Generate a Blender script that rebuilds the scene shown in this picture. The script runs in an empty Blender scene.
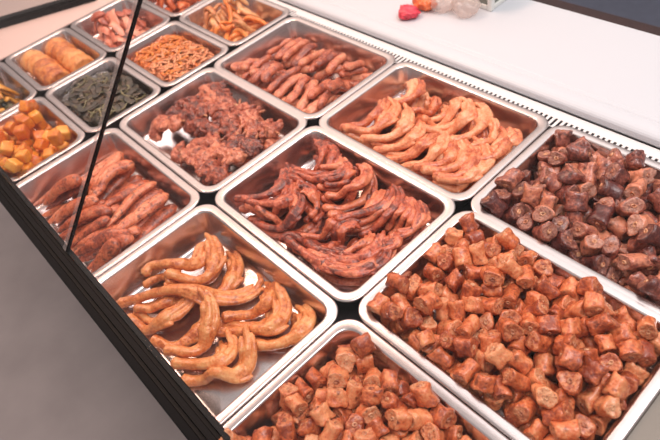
import bpy, bmesh, math, random
import numpy as np
from mathutils import Vector, Matrix, Euler, noise

# ------------------------------------------------------------------ camera, world, lights, exposure
CAM_POS = [1.12089, -0.76982, 0.68887]
CAM_ROWS = [[0.674063, 0.719354, -0.167836], [0.460669, -0.586994, -0.665749], [-0.577428, 0.37144, -0.727055]]
FOCAL = 584.73
PV = 0.72163
U = .36                 # one large tray along the case, metres
PVM = PV * U            # one large tray across the case
Z0 = .86                # height of the tray rims above the floor
SC = bpy.context.scene
COL = SC.collection
PI = math.pi

cam = bpy.data.cameras.new('camera')
co = bpy.data.objects.new('camera', cam); COL.objects.link(co)
cam.sensor_width = 36; cam.lens = FOCAL * 36 / 660
rx_, ry_, rz_ = (Vector(r) for r in CAM_ROWS)
M = Matrix((rx_, -ry_, -rz_)).transposed().to_4x4()
M.translation = Vector((CAM_POS[0], CAM_POS[1], CAM_POS[2] + Z0))
co.matrix_world = M
cam.clip_start = .02
cam.dof.use_dof = True; cam.dof.focus_distance = .86; cam.dof.aperture_fstop = 5.0
SC.camera = co

w = bpy.data.worlds.new('shop_air'); SC.world = w; w.use_nodes = True
w.node_tree.nodes['Background'].inputs[0].default_value = (1.0, .95, .93, 1)
w.node_tree.nodes['Background'].inputs[1].default_value = .42

def area(name, loc, target, sx, sy, power, col):
    l = bpy.data.lights.new(name, 'AREA'); l.shape = 'RECTANGLE'; l.size = sx; l.size_y = sy
    l.energy = power; l.color = col
    o = bpy.data.objects.new(name, l); COL.objects.link(o); o.location = loc
    o.rotation_euler = (Vector(target) - Vector(loc)).to_track_quat('-Z', 'Y').to_euler()
    return o
area('ceiling_light', (1.3, -.1, Z0 + 1.75), (1.0, -.1, Z0), 1.4, .5, 22, (1, .97, .96))
area('rim_fill', (.95, .8, Z0 + 1.65), (.95, .8, Z0), 1.9, 1.6, 10, (1, .97, .96))  # added unseen fill, gives the right tray rims something bright to reflect
area('warm_rim_fill', (-1.5, .45, Z0 + 1.65), (-1.5, .45, Z0), 3.0, 2.6, 26, (1, .75, .63))  # added unseen pink fill, reflected in the rims of the left trays
area('warm_case_lamp', (-.25, -.35, Z0 + 1.2), (.2, -.5, Z0), 1.3, .12, 12, (1, .63, .46))
SC.view_settings.view_transform = 'Standard'; SC.view_settings.look = 'None'
SC.view_settings.gamma = 1; SC.view_settings.use_curve_mapping = False
SC.view_settings.exposure = .15

# ------------------------------------------------------------------ helpers
def srgb(r, g, b):
    f = lambda c: (c / 255 / 12.92) if c / 255 <= .04045 else ((c / 255 + .055) / 1.055) ** 2.4
    return (f(r), f(g), f(b), 1)

def nodes_of(name):
    m = bpy.data.materials.new(name); m.use_nodes = True
    nt = m.node_tree; return m, nt, nt.nodes['Principled BSDF']

def plain(name, col, rough=.5, metal=0, bump=0, bscale=60, var=0, spec=.5, trans=0):
    m, nt, b = nodes_of(name)
    b.inputs['Base Color'].default_value = col; b.inputs['Roughness'].default_value = rough
    b.inputs['Metallic'].default_value = metal; b.inputs['Specular IOR Level'].default_value = spec
    b.inputs['Transmission Weight'].default_value = trans
    if bump or var:
        tc = nt.nodes.new('ShaderNodeTexCoord'); n = nt.nodes.new('ShaderNodeTexNoise')
        n.inputs['Scale'].default_value = bscale; n.inputs['Detail'].default_value = 4
        nt.links.new(tc.outputs['Object'], n.inputs['Vector'])
        if bump:
            bp = nt.nodes.new('ShaderNodeBump'); bp.inputs['Strength'].default_value = bump; bp.inputs['Distance'].default_value = .002
            nt.links.new(n.outputs['Fac'], bp.inputs['Height']); nt.links.new(bp.outputs['Normal'], b.inputs['Normal'])
        if var:
            r = nt.nodes.new('ShaderNodeValToRGB')
            r.color_ramp.elements[0].position = .3; r.color_ramp.elements[1].position = .7
            r.color_ramp.elements[0].color = [c * (1 - var) for c in col[:3]] + [1]
            r.color_ramp.elements[1].color = [min(1, c * (1 + var)) for c in col[:3]] + [1]
            nt.links.new(n.outputs['Fac'], r.inputs['Fac']); nt.links.new(r.outputs['Color'], b.inputs['Base Color'])
    return m

def meat(name, dark, mid, light, rough=.42, scale=45, bump=.5, fleck=None, spec=.5, rnd=.35, sss=.12, fine=260):
    """Braised food: blotchy three-tone surface, each piece a little different, fine bumpy skin."""
    m, nt, b = nodes_of(name); N = nt.nodes.new; Lk = nt.links.new
    tc = N('ShaderNodeTexCoord'); oi = N('ShaderNodeObjectInfo')
    add = N('ShaderNodeVectorMath'); add.operation = 'ADD'
    mul = N('ShaderNodeVectorMath'); mul.operation = 'SCALE'; mul.inputs[0].default_value = (7, 5, 9)
    Lk(oi.outputs['Random'], mul.inputs['Scale'])
    Lk(tc.outputs['Object'], add.inputs[0]); Lk(mul.outputs[0], add.inputs[1])
    n1 = N('ShaderNodeTexNoise'); n1.inputs['Scale'].default_value = scale; n1.inputs['Detail'].default_value = 5; n1.inputs['Roughness'].default_value = .6
    n2 = N('ShaderNodeTexNoise'); n2.inputs['Scale'].default_value = fine; n2.inputs['Detail'].default_value = 3
    Lk(add.outputs[0], n1.inputs['Vector']); Lk(add.outputs[0], n2.inputs['Vector'])
    sh = N('ShaderNodeMath'); sh.operation = 'MULTIPLY_ADD'; sh.inputs[1].default_value = rnd; sh.inputs[2].default_value = -rnd / 2
    Lk(oi.outputs['Random'], sh.inputs[0])
    sm = N('ShaderNodeMath'); sm.operation = 'ADD'; Lk(n1.outputs['Fac'], sm.inputs[0]); Lk(sh.outputs[0], sm.inputs[1])
    r = N('ShaderNodeValToRGB'); e = r.color_ramp.elements
    e[0].position = .28; e[0].color = dark; e[1].position = .74; e[1].color = light
    x = e.new(.5); x.color = mid
    fv = N('ShaderNodeMath'); fv.operation = 'MULTIPLY_ADD'; fv.inputs[1].default_value = .5; fv.inputs[2].default_value = -.25
    Lk(n2.outputs['Fac'], fv.inputs[0]); s2 = N('ShaderNodeMath'); s2.operation = 'ADD'; Lk(sm.outputs[0], s2.inputs[0]); Lk(fv.outputs[0], s2.inputs[1])
    Lk(s2.outputs[0], r.inputs['Fac']); out = r.outputs['Color']
    if fleck:
        n3 = N('ShaderNodeTexNoise'); n3.inputs['Scale'].default_value = fleck[1] * .7; n3.inputs['Detail'].default_value = 2
        Lk(add.outputs[0], n3.inputs['Vector'])
        rr = N('ShaderNodeValToRGB'); rr.color_ramp.elements[0].position = fleck[2]; rr.color_ramp.elements[1].position = fleck[2] + .14
        mx = N('ShaderNodeMix'); mx.data_type = 'RGBA'
        Lk(n3.outputs['Fac'], rr.inputs['Fac']); fm = N('ShaderNodeMath'); fm.operation = 'MULTIPLY'; fm.inputs[1].default_value = .8; Lk(rr.outputs['Color'], fm.inputs[0]); Lk(fm.outputs[0], mx.inputs['Factor'])
        Lk(out, mx.inputs[6]); mx.inputs[7].default_value = fleck[0]; out = mx.outputs[2]
    Lk(out, b.inputs['Base Color'])
    b.inputs['Roughness'].default_value = rough; b.inputs['Specular IOR Level'].default_value = spec
    b.inputs['Coat Weight'].default_value = .5; b.inputs['Coat Roughness'].default_value = .22
    b.inputs['Subsurface Weight'].default_value = sss
    b.inputs['Subsurface Radius'].default_value = (1, .35, .2); b.inputs['Subsurface Scale'].default_value = .004
    bs = N('ShaderNodeMath'); bs.operation = 'MULTIPLY_ADD'; bs.inputs[1].default_value = .55
    Lk(n2.outputs['Fac'], bs.inputs[0]); Lk(n1.outputs['Fac'], bs.inputs[2])
    bp = N('ShaderNodeBump'); bp.inputs['Strength'].default_value = bump; bp.inputs['Distance'].default_value = .005
    Lk(bs.outputs[0], bp.inputs['Height']); Lk(bp.outputs['Normal'], b.inputs['Normal'])
    return m

def link(name, mesh, mats, parent=None, smooth=True):
    for m in (mats if isinstance(mats, (list, tuple)) else [mats]): mesh.materials.append(m)
    if smooth: mesh.polygons.foreach_set('use_smooth', [True] * len(mesh.polygons))
    o = bpy.data.objects.new(name, mesh); COL.objects.link(o)
    if parent: o.parent = parent
    return o

def build(name, bm, mats, parent=None, smooth=True):
    bmesh.ops.recalc_face_normals(bm, faces=bm.faces)
    me = bpy.data.meshes.new(name); bm.to_mesh(me); bm.free()
    return link(name, me, mats, parent, smooth)

def empty(name, loc, rz=0):
    o = bpy.data.objects.new(name, None); COL.objects.link(o); o.empty_display_size = .03
    o.location = loc; o.rotation_euler = (0, 0, rz); return o

def tag(o, label=None, cat=None, group=None, kind=None):
    for k, v in (('label', label), ('category', cat), ('group', group), ('kind', kind)):
        if v: o[k] = v
    return o

def add_box(bm, x0, x1, y0, y1, z0, z1, bev=0, M=None):
    vs = [bm.verts.new((x, y, z)) for z in (z0, z1) for x, y in ((x0, y0), (x1, y0), (x1, y1), (x0, y1))]
    fs = [(3, 2, 1, 0), (4, 5, 6, 7), (0, 1, 5, 4), (1, 2, 6, 5), (2, 3, 7, 6), (3, 0, 4, 7)]
    F = [bm.faces.new([vs[i] for i in f]) for f in fs]
    if bev:
        es = list({e for f in F for e in f.edges})
        r = bmesh.ops.bevel(bm, geom=es, offset=bev, segments=3, profile=.5, affect='EDGES')
        vs = list({v for f in r['faces'] for v in f.verts})
    if M is not None: bmesh.ops.transform(bm, matrix=M, verts=list({v for v in vs}))
    return vs

def loft(bm, rings, cap0=True, cap1=True, closed=True):
    R = [[bm.verts.new(p) for p in r] for r in rings]
    n = len(R[0])
    for a, b in zip(R, R[1:]):
        for i in range(n if closed else n - 1):
            bm.faces.new((a[i], a[(i + 1) % n], b[(i + 1) % n], b[i]))
    if cap0: bm.faces.new(R[0][::-1])
    if cap1: bm.faces.new(R[-1])
    return R

def extrude_profile(bm, prof, x0, x1):
    loft(bm, [[(x, y, z) for y, z in prof] for x in (x0, x1)])

def rrect(hx, hy, r, n=6):
    out = []
    for cx, cy, a0 in ((hx - r, hy - r, 0), (-hx + r, hy - r, PI / 2), (-hx + r, -hy + r, PI), (hx - r, -hy + r, 1.5 * PI)):
        for k in range(n + 1):
            a = a0 + PI / 2 * k / n; out.append((cx + r * math.cos(a), cy + r * math.sin(a)))
    return out

# ------------------------------------------------------------------ materials
steel = plain('brushed_steel', srgb(214, 206, 204), .3, 1, .03, 90)
tray_steel = plain('tray_steel', srgb(216, 204, 202), .27, 1, .04, 50, .03)
deck_steel = plain('deck_steel', srgb(232, 204, 196), .5, .15, .04, 40)
white_enamel = plain('white_enamel', srgb(226, 222, 222), .35, 0, 0, 50, 0)
counter_white = plain('counter_white', srgb(202, 204, 210), .4)
black_metal = plain('black_metal', srgb(9, 6, 7), .55, 0, .03, 200, 0, .2)
dark_wood = plain('dark_wood', srgb(46, 24, 24), .5, 0, .1, 40, .2)
floor_mat = plain('polished_floor', srgb(168, 158, 158), .4, 0, .03, 6, .08)
blue_floor = plain('blue_grey_vinyl', srgb(84, 90, 108), .6, 0, .02, 20, .1)
pink_panel = plain('pale_bench', srgb(196, 176, 170), .5, 0, 0, 8, .04)
void_mat = plain('dark_cavity', srgb(64, 54, 56), .7)

neck_m = meat('braised_neck_skin', srgb(146, 60, 32), srgb(214, 112, 64), srgb(240, 160, 110), .38, 70, .6, (srgb(84, 26, 16), 160, .62))
cut_m = meat('neck_cut_face', srgb(166, 74, 42), srgb(216, 130, 84), srgb(236, 170, 126), .45, 150, .8, (srgb(110, 40, 24), 300, .6))
bone_m = meat('neck_bone', srgb(140, 70, 44), srgb(196, 122, 84), srgb(224, 172, 132), .5, 300, .4)
dneck_m = meat('dark_neck_skin', srgb(88, 36, 32), srgb(158, 86, 70), srgb(216, 136, 104), .34, 70, .6, (srgb(60, 22, 20), 120, .56), .5, .55)
dcut_m = meat('dark_cut_face', srgb(110, 56, 44), srgb(170, 108, 88), srgb(200, 142, 120), .45, 150, .8, (srgb(80, 32, 28), 300, .6))
pale_m = meat('pale_foot_skin', srgb(178, 86, 40), srgb(228, 138, 76), srgb(242, 176, 116), .36, 55, .5, (srgb(140, 60, 30), 90, .66), .5, .12)
back_m = meat('tan_foot_skin', srgb(184, 84, 50), srgb(230, 138, 92), srgb(246, 178, 134), .36, 55, .5, (srgb(140, 56, 34), 90, .66))
darkfoot_m = meat('dark_foot_skin', srgb(110, 40, 26), srgb(190, 86, 56), srgb(230, 134, 94), .33, 60, .6, (srgb(70, 22, 18), 100, .6))
strip_m = meat('speckled_strip', srgb(140, 56, 32), srgb(208, 104, 64), srgb(236, 144, 102), .36, 45, .6, (srgb(96, 40, 24), 190, .54))
wing_m = meat('braised_wing', srgb(130, 54, 36), srgb(200, 106, 74), srgb(226, 148, 112), .36, 50, .6, (srgb(92, 36, 24), 110, .62))
carc_m = meat('braised_carcass', srgb(96, 38, 28), srgb(176, 86, 60), srgb(222, 138, 104), .4, 60, .9, (srgb(70, 22, 20), 120, .58))
cube_m = meat('orange_cube', srgb(206, 98, 18), srgb(238, 146, 40), srgb(248, 178, 74), .4, 40, .25, None, .5, .4)
shred_a = meat('orange_shred', srgb(206, 92, 20), srgb(238, 132, 44), srgb(246, 158, 74), .45, 60, .3)
shred_b = meat('peach_shred', srgb(200, 110, 66), srgb(238, 156, 108), srgb(246, 186, 140), .45, 60, .3)
fry_m = meat('tan_strip', srgb(190, 108, 60), srgb(226, 156, 100), srgb(240, 186, 134), .45, 45, .3)
fry_o = meat('orange_strip', srgb(200, 92, 30), srgb(232, 128, 54), srgb(244, 156, 80), .45, 45, .3)
leaf_m = meat('dark_leaf', srgb(36, 34, 20), srgb(80, 62, 42), srgb(130, 98, 68), .4, 50, .4)
stem_m = meat('pale_stem', srgb(90, 86, 58), srgb(134, 124, 84), srgb(176, 156, 112), .4, 60, .2)
roll_m = meat('golden_roll', srgb(176, 84, 36), srgb(226, 142, 74), srgb(240, 172, 106), .5, 60, .6, (srgb(120, 62, 34), 120, .66))
pink_m = meat('pink_slice', srgb(176, 84, 60), srgb(224, 128, 100), srgb(238, 162, 134), .4, 60, .4, None, .5, .8)
bit_m = meat('orange_bit', srgb(176, 70, 34), srgb(220, 112, 62), srgb(236, 150, 100), .4, 60, .4)
yel_m = meat('yellow_piece', srgb(170, 96, 20), srgb(216, 146, 44), srgb(236, 176, 76), .4, 60, .3)
grn_m = meat('olive_piece', srgb(40, 38, 20), srgb(80, 74, 34), srgb(112, 98, 50), .4, 60, .3)
filler_m = plain('dull_steel', srgb(120, 112, 104), .5, .6)
red_m = plain('red_film', srgb(222, 66, 84), .3, 0, .5, 120, .3)
orange_film = plain('orange_film', srgb(240, 120, 70), .3, 0, .4, 90, .2)
white_plastic = plain('white_plastic', srgb(226, 226, 222), .4)
grey_mesh = plain('grey_plastic', srgb(120, 124, 116), .6)

def glass_mat(name, tint, base, extra):
    m = bpy.data.materials.new(name); m.use_nodes = True; nt = m.node_tree; nt.nodes.clear()
    N = nt.nodes.new; o = N('ShaderNodeOutputMaterial'); t = N('ShaderNodeBsdfTransparent'); g = N('ShaderNodeBsdfGlossy')
    fr = N('ShaderNodeFresnel'); ge = N('ShaderNodeNewGeometry'); io = N('ShaderNodeMath'); io.operation = 'MULTIPLY_ADD'
    io.inputs[1].default_value = 1 / 1.45 - 1.45; io.inputs[2].default_value = 1.45      # the same pane seen from inside
    nt.links.new(ge.outputs['Backfacing'], io.inputs[0]); nt.links.new(io.outputs[0], fr.inputs['IOR']); mx = N('ShaderNodeMixShader')
    g.inputs['Roughness'].default_value = .02; t.inputs['Color'].default_value = tint
    ar = N('ShaderNodeMath'); ar.operation = 'MULTIPLY'; ar.inputs[1].default_value = .38; nt.links.new(fr.outputs[0], ar.inputs[0])
    nt.links.new(ar.outputs[0], mx.inputs[0]); nt.links.new(t.outputs[0], mx.inputs[1]); nt.links.new(g.outputs[0], mx.inputs[2])
    last = mx
    if extra:
        d = N('ShaderNodeBsdfDiffuse'); d.inputs['Color'].default_value = base; m2 = N('ShaderNodeMixShader'); m2.inputs[0].default_value = extra
        nt.links.new(mx.outputs[0], m2.inputs[1]); nt.links.new(d.outputs[0], m2.inputs[2]); last = m2
    nt.links.new(last.outputs[0], o.inputs['Surface']); return m
glass = glass_mat('case_glass', (.985, .98, .98, 1), (1, 1, 1, 1), 0)
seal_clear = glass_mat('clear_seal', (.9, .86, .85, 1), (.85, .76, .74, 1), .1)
film_clear = glass_mat('clear_film', (.95, .9, .88, 1), (.9, .8, .76, 1), .28)

# ------------------------------------------------------------------ the room
bm = bmesh.new(); add_box(bm, -4, 5, -4, 4, -.05, 0)
tag(build('floor', bm, floor_mat, None, False), kind='structure')

for nm, b_ in (('wall_back', (-4, 5, 3.9, 4)), ('wall_left', (-4, -3.9, -4, 3.9)), ('wall_right', (4.9, 5, -4, 3.9))):
    bm = bmesh.new(); add_box(bm, b_[0], b_[1], b_[2], b_[3], 0, 2.9); tag(build(nm, bm, white_enamel, None, False), kind='structure')

# ------------------------------------------------------------------ display case
case = tag(empty('display_case', (U * .8, -1.5 * PVM, 0)), 'steel and black framed food display case with a sloping glass front', 'display case')
def case_part(name, bm, mat, smooth=False, lab=None):
    bmesh.ops.translate(bm, verts=bm.verts, vec=(-U * .8, 1.5 * PVM, 0))
    o = build(name, bm, mat, case, smooth)
    if lab: o['label'] = lab
    return o
YB = -2.874 * PVM        # inner edge of the black bar
YO = -3.032 * PVM
XL, XR = -1.56 * U, 4.0 * U
TD = .056                # tray depth
bm = bmesh.new(); add_box(bm, XL, XR, YO + .0065, .012, Z0 - TD - .03, Z0 - TD - .0005)
case_part('deck', bm, void_mat)
bm = bmesh.new(); add_box(bm, XL, XR, YO + .02, .02, .1, Z0 - TD - .031); add_box(bm, XL + .03, XR - .03, YO + .06, -.02, 0, .1)
case_part('base_cabinet', bm, steel)
# black front bar: stepped aluminium channel with two grooves
W = YB - YO
p = [(YB, Z0 + .003), (YB, Z0 + .0145), (YB - .002, Z0 + .0165), (YB - .008, Z0 + .0165), (YB - .009, Z0 + .011), (YB - .014, Z0 + .011), (YB - .015, Z0 + .0160),
     (YB - .023, Z0 + .0150), (YB - .024, Z0 + .009), (YB - .029, Z0 + .009), (YB - .030, Z0 + .014), (YO + .002, Z0 + .012), (YO, Z0 + .009), (YO, Z0 - .09), (YO + .006, Z0 - .09), (YO + .006, Z0 + .003)]
bm = bmesh.new(); extrude_profile(bm, p, XL, XR); case_part('front_bar', bm, black_metal)
# sloping glass: z = 1.05 (y - YG)
def glass_pt(x, s, off=0):
    d = Vector((0, 1, 1.05)).normalized(); n = Vector((0, -1.05, 1)).normalized()
    return Vector((x, YB - .005, Z0 + .0172)) + d * s + n * off
def pane(bm, x0, x1, s0, s1, o0, o1):
    vs = [bm.verts.new(glass_pt(x, s, o)) for o in (o0, o1) for x, s in ((x0, s0), (x1, s0), (x1, s1), (x0, s1))]
    for f in ((3, 2, 1, 0), (4, 5, 6, 7), (0, 1, 5, 4), (1, 2, 6, 5), (2, 3, 7, 6), (3, 0, 4, 7)): bm.faces.new([vs[i] for i in f])
XJ = .80 * U
for x0, x1 in ((XL + .02, XJ - .0118), (XJ + .0013, XR)):
    bm = bmesh.new(); pane(bm, x0, x1, 0, .78, 0, .005); case_part('glass_pane', bm, glass)
bm = bmesh.new(); pane(bm, XJ - .0011, XJ + .0011, 0, .78, -.0004, .0056); case_part('joint_seal', bm, black_metal)
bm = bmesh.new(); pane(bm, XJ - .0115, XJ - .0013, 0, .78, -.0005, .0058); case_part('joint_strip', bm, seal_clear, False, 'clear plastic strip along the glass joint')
# steel shelf at the closed end of the case, and its dark angled end rail
bm = bmesh.new()
E0, E1 = Vector((-1.713 * U, -1.18 * PVM)), Vector((-1.988 * U, -1.921 * PVM)); ed = (E1 - E0).normalized(); en = Vector((ed.y, -ed.x))
if en.x > 0: en = -en
A, Bq = E0 - ed * .05, E1 + ed * .3
poly = [A, Bq, Vector((-1.505 * U, Bq.y)), Vector((-1.505 * U, .02)), Vector((A.x, .02))]
loft(bm, [[(q.x, q.y, z) for q in poly] for z in (Z0 - .004, Z0 - .001)]); case_part('end_shelf', bm, deck_steel)
bm = bmesh.new()
poly = [A, Bq, Bq + en * .042, A + en * .042]
loft(bm, [[(q.x, q.y, z) for q in poly] for z in (Z0 - .1, Z0 + .016)])
loft(bm, [[(q.x, q.y, z) for q in [A + en * .004, Bq + en * .004, Bq + en * .016, A + en * .016]] for z in (Z0 + .0161, Z0 + .021)])
case_part('end_rail', bm, black_metal)
# steel filler beside the last near tray
bm = bmesh.new(); add_box(bm, 1.0798, XR, YB + .001, -1.003 * PVM, Z0 - .02, Z0 - .005); case_part('filler_plate', bm, filler_m)

# perforated air grille along the back: a sheet with real slots
bm = bmesh.new(); gx0, gx1 = XL, XR; ys = [.024, .0035, -.0185, -.0205]
n = int((gx1 - gx0) / .0098)
zs = Z0 - .0065
for i in range(n):
    a = gx0 + i * .0098; b = a + .0048; c = a + .0098
    v = {}
    for j, y in enumerate(ys if a > -.006 else [.024, .012, -.006, -.0085]):
        for k, x in enumerate((a, b, c)): v[j, k] = bm.verts.new((x, y, zs))
    for j in range(3):
        for k in range(2):
            if j == 1 and k == 0: continue
            bm.faces.new((v[j, k], v[j, k + 1], v[j + 1, k + 1], v[j + 1, k]))
bmesh.ops.remove_doubles(bm, verts=bm.verts, dist=1e-5)
g = case_part('air_grille', bm, white_enamel)
so = g.modifiers.new('thickness', 'SOLIDIFY'); so.thickness = .0015; so.offset = -1

# ------------------------------------------------------------------ white counter behind the case
counter = tag(empty('counter', (U, .15, 0)), 'white worktop behind the food case with a rounded front edge', 'counter')
def counter_part(name, bm, mat, smooth=False):
    bmesh.ops.translate(bm, verts=bm.verts, vec=(-U, -.15, 0)); return build(name, bm, mat, counter, smooth)
CT = Z0 + .016; CF = .0258; CB = .287
prof = [(CF + .004, Z0 - .0065), (CF + .001, Z0 - .005), (CF, Z0 - .002), (CF, CT - .0125)]
for k in range(1, 7):
    a = PI / 2 * k / 6; prof.append((CF + .024 - .024 * math.cos(a), CT - .0120 + .0110 * math.sin(a)))
prof += [(CF + .032, CT - .002), (CF + .034, CT - .0008), (CF + .042, CT - .0008), (CF + .044, CT), (CB, CT), (CB, CT - .03), (CF + .03, CT - .03), (CF + .03, Z0 - .0065)]
bm = bmesh.new(); extrude_profile(bm, prof, XL, XR + .6); counter_part('worktop', bm, counter_white)
bm = bmesh.new(); add_box(bm, XL + .02, XR + .58, .07, CB - .03, 0, CT - .031); counter_part('cabinet', bm, white_enamel)
bm = bmesh.new(); add_box(bm, XL, XR + .6, CB + .001, CB + .05, CT - .07, CT - .012, .004); counter_part('edge_rail', bm, dark_wood)

bm = bmesh.new(); add_box(bm, -2, 4.5, CB + .06, 3.2, .0005, .006)
tag(build('floor_mat', bm, blue_floor, None, False), 'blue grey floor covering beyond the white counter', 'floor mat')

bench = empty('side_bench', (-1.5, -.3, 0))
tag(bench, 'pale pinkish bench top beyond the dark end rail of the case', 'bench')
bm = bmesh.new(); P_ = [(A + en * .06), (Bq + en * .06), (Bq + en * .9), (A + en * .9)]
loft(bm, [[(q.x + 1.5, q.y + .3, z) for q in P_] for z in (Z0 - .16, Z0 - .12)]); build('bench_top', bm, pink_panel, bench, False)
for s, t in ((.1, .1), (.9, .1), (.1, .9), (.9, .9)):
    q = P_[0].lerp(P_[1], s).lerp(P_[3].lerp(P_[2], s), t); bm = bmesh.new()
    add_box(bm, q.x + 1.5 - .02, q.x + 1.5 + .02, q.y + .3 - .02, q.y + .3 + .02, 0, Z0 - .161); build('leg', bm, pink_panel, bench, False)

# ------------------------------------------------------------------ steel trays
RIM = .0135
def tray_meshes(ox, oy):
    ri = .024 if ox > .15 else .022
    hx, hy = ox - RIM, oy - RIM
    bm = bmesh.new(); rings = []
    for d, z, r in ((0, 0, ri), (.0015, -.0006, ri - .001), (.0028, -.003, ri - .002), (.0105, -.046, ri - .006), (.0125, -.0515, ri - .008), (.017, -.0545, ri - .012), (.024, -.0548, ri - .016), (.026, -.0540, ri - .018)):
        rings.append([(x, y, z) for x, y in rrect(hx - d, hy - d, max(r, .006))])
    R = loft(bm, rings, False, False); bm.faces.new(R[-1])
    # outside skin of the pan
    r2 = [[(x, y, z) for x, y in rrect(hx - d, hy - d, max(r, .006))] for d, z, r in ((.0018, -.004, ri - .001), (.0095, -.047, ri - .005), (.017, -.0557, ri - .011))]
    R2 = loft(bm, r2, False, False); bm.faces.new(R2[-1])
    me = bpy.data.meshes.new('basin'); bm.to_mesh(me); bm.free()
    bm = bmesh.new(); rings = []
    for d, z, r in ((RIM, 0, ri), (RIM - .0012, .0004, ri + .001), (.0035, .0005, ri + .004), (.0012, .0002, ri + .006), (.0002, -.0012, ri + .007), (0, -.004, ri + .007), (.0012, -.0052, ri + .006), (.0012, -.002, ri + .006), (RIM - .0005, -.0012, ri)):
        rings.append([(x, y, z) for x, y in rrect(ox - d, oy - d, r)])
    loft(bm, rings, False, False)
    bmesh.ops.recalc_face_normals(bm, faces=bm.faces)
    m2 = bpy.data.meshes.new('rim'); bm.to_mesh(m2); bm.free()
    for m in (me, m2):
        m.materials.append(tray_steel); m.polygons.foreach_set('use_smooth', [True] * len(m.polygons))
    return me, m2
BIG, SMALL = (.1794, .1293), (.1326, .0958)
MB, MS = tray_meshes(*BIG), tray_meshes(*SMALL)
def tray(cx, cy, small, label):
    root = tag(empty('food_tray', (cx, cy, Z0)), label, 'tray', 'steel trays in the display case')
    a, b = MS if small else MB
    for nm, me in (('basin', a), ('rim', b)):
        o = bpy.data.objects.new(nm, me); COL.objects.link(o); o.parent = root
    return root
def big_c(c, r): return (c + .5) * U, -(r + .5 + (.03 if r == 0 else 0)) * PVM
def small_c(c, r): return -.139 if c else -.4054, -(.352 + .742 * r) * PVM
BT = {(0, 0): 'large steel tray of braised wing strips, next to the air grille', (1, 0): 'large steel tray of tan braised feet, next to the air grille',
      (2, 0): 'large steel tray of dark neck pieces, next to the air grille', (0, 1): 'large steel tray of dark bony carcass pieces with its bare floor showing',
      (1, 1): 'large steel tray in the middle, filled with dark red braised feet', (2, 1): 'large steel tray of orange brown neck pieces, nearest the steel filler plate',
      (0, 2): 'large steel tray of long speckled meat strips by the black bar', (1, 2): 'large steel tray of pale golden feet by the black bar',
      (2, 2): 'large steel tray of meat chunks in the near corner by the black bar'}
ST = {(1, 0): 'small steel tray of tan and orange strips by the counter', (1, 1): 'small steel tray of orange shredded salad', (1, 2): 'small steel tray of dark green leaves',
      (1, 3): 'small steel tray of bright orange cubes by the black bar', (0, 0): 'small steel tray of orange brown bits in the far corner by the counter', (0, 1): 'small steel tray of pink meat slices, behind the orange shreds',
      (0, 2): 'small steel tray of golden rolls in two rows', (0, 3): 'small steel tray of yellow and olive vegetable pieces by the black bar'}
for k, v in BT.items(): tray(*big_c(*k), False, v)
for k, v in ST.items(): tray(*small_c(*k), True, v)
TF = Z0 - .0535           # tray floor

# ------------------------------------------------------------------ food that lies draped over what is under it
class Heap:
    """Height of what already lies in a tray; new pieces come to rest on it."""
    def __init__(s, cx, cy, hx, hy):
        s.cx, s.cy, s.hx, s.hy, s.d = cx, cy, hx, hy, .002
        s.nx, s.ny = int(2 * (hx + .03) / s.d), int(2 * (hy + .03) / s.d)
        X = (np.arange(s.nx) + .5) * s.d - hx - .03; Y = (np.arange(s.ny) + .5) * s.d - hy - .03
        s.X, s.Y = np.meshgrid(X, Y, indexing='ij')
        o = np.maximum(np.abs(s.X) - hx, np.abs(s.Y) - hy)
        s.H = np.clip(o / .010 * .05, 0, .05)
    def win(s, x, y, r):
        i = int((x + s.hx + .03) / s.d); j = int((y + s.hy + .03) / s.d); k = int(r / s.d) + 1
        return slice(max(i - k, 0), max(i + k + 1, 1)), slice(max(j - k, 0), max(j + k + 1, 1))
    def top(s, x, y, r):
        a, b = s.win(x, y, r); m = (s.X[a, b] - x) ** 2 + (s.Y[a, b] - y) ** 2 <= r * r
        h = s.H[a, b][m]; return float(h.max()) if h.size else 0.
    def at(s, x, y):
        i = min(max(int((x + s.hx + .03) / s.d), 0), s.nx - 1); j = min(max(int((y + s.hy + .03) / s.d), 0), s.ny - 1); return float(s.H[i, j])
    def put(s, x, y, z, r, rz):
        a, b = s.win(x, y, r); q = ((s.X[a, b] - x) ** 2 + (s.Y[a, b] - y) ** 2) / (r * r)
        t = np.where(q < 1, z + rz * np.sqrt(np.clip(1 - q, 0, 1)), 0); s.H[a, b] = np.maximum(s.H[a, b], t)

def spline(pts, n):
    P = [np.array(p, float) for p in pts]
    if len(P) == 2: P = [P[0], (P[0] + P[1]) / 2, P[1]]
    Q = [2 * P[0] - P[1]] + P + [2 * P[-1] - P[-2]]; out = []
    for i in range(1, len(Q) - 2):
        for k in range(12):
            t = k / 12; a, b, c, d = Q[i - 1:i + 3]
            out.append(.5 * (2 * b + (c - a) * t + (2 * a - 5 * b + 4 * c - d) * t * t + (3 * b - a - 3 * c + d) * t ** 3))
    out.append(P[-1]); out = np.array(out)
    L = np.r_[0, np.cumsum(np.linalg.norm(np.diff(out, axis=0), axis=1))]
    s = np.linspace(0, L[-1], n)
    return np.c_[np.interp(s, L, out[:, 0]), np.interp(s, L, out[:, 1])], L[-1]

def rest(heap, P, rx, rz, passes=3, gap=.0, slack=.002):
    z = np.array([heap.top(x, y, max(.003, a * .75)) + b + gap for (x, y), a, b in zip(P, rx, rz)])
    lo = z.copy()
    for _ in range(passes):
        q = np.r_[z[0], z, z[-1]]; z = np.maximum((q[:-2] + q[1:-1] + q[2:]) / 3, lo - slack)
    return z

def rest_stiff(z, slack=.005):
    t = np.linspace(-1, 1, len(z)); a, b = np.polyfit(t, z, 1)[::-1]; b = max(-.02, min(.02, b)); l = a + b * t
    return np.maximum(l + max(0, (z - l).max() - slack), z.min())

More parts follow.
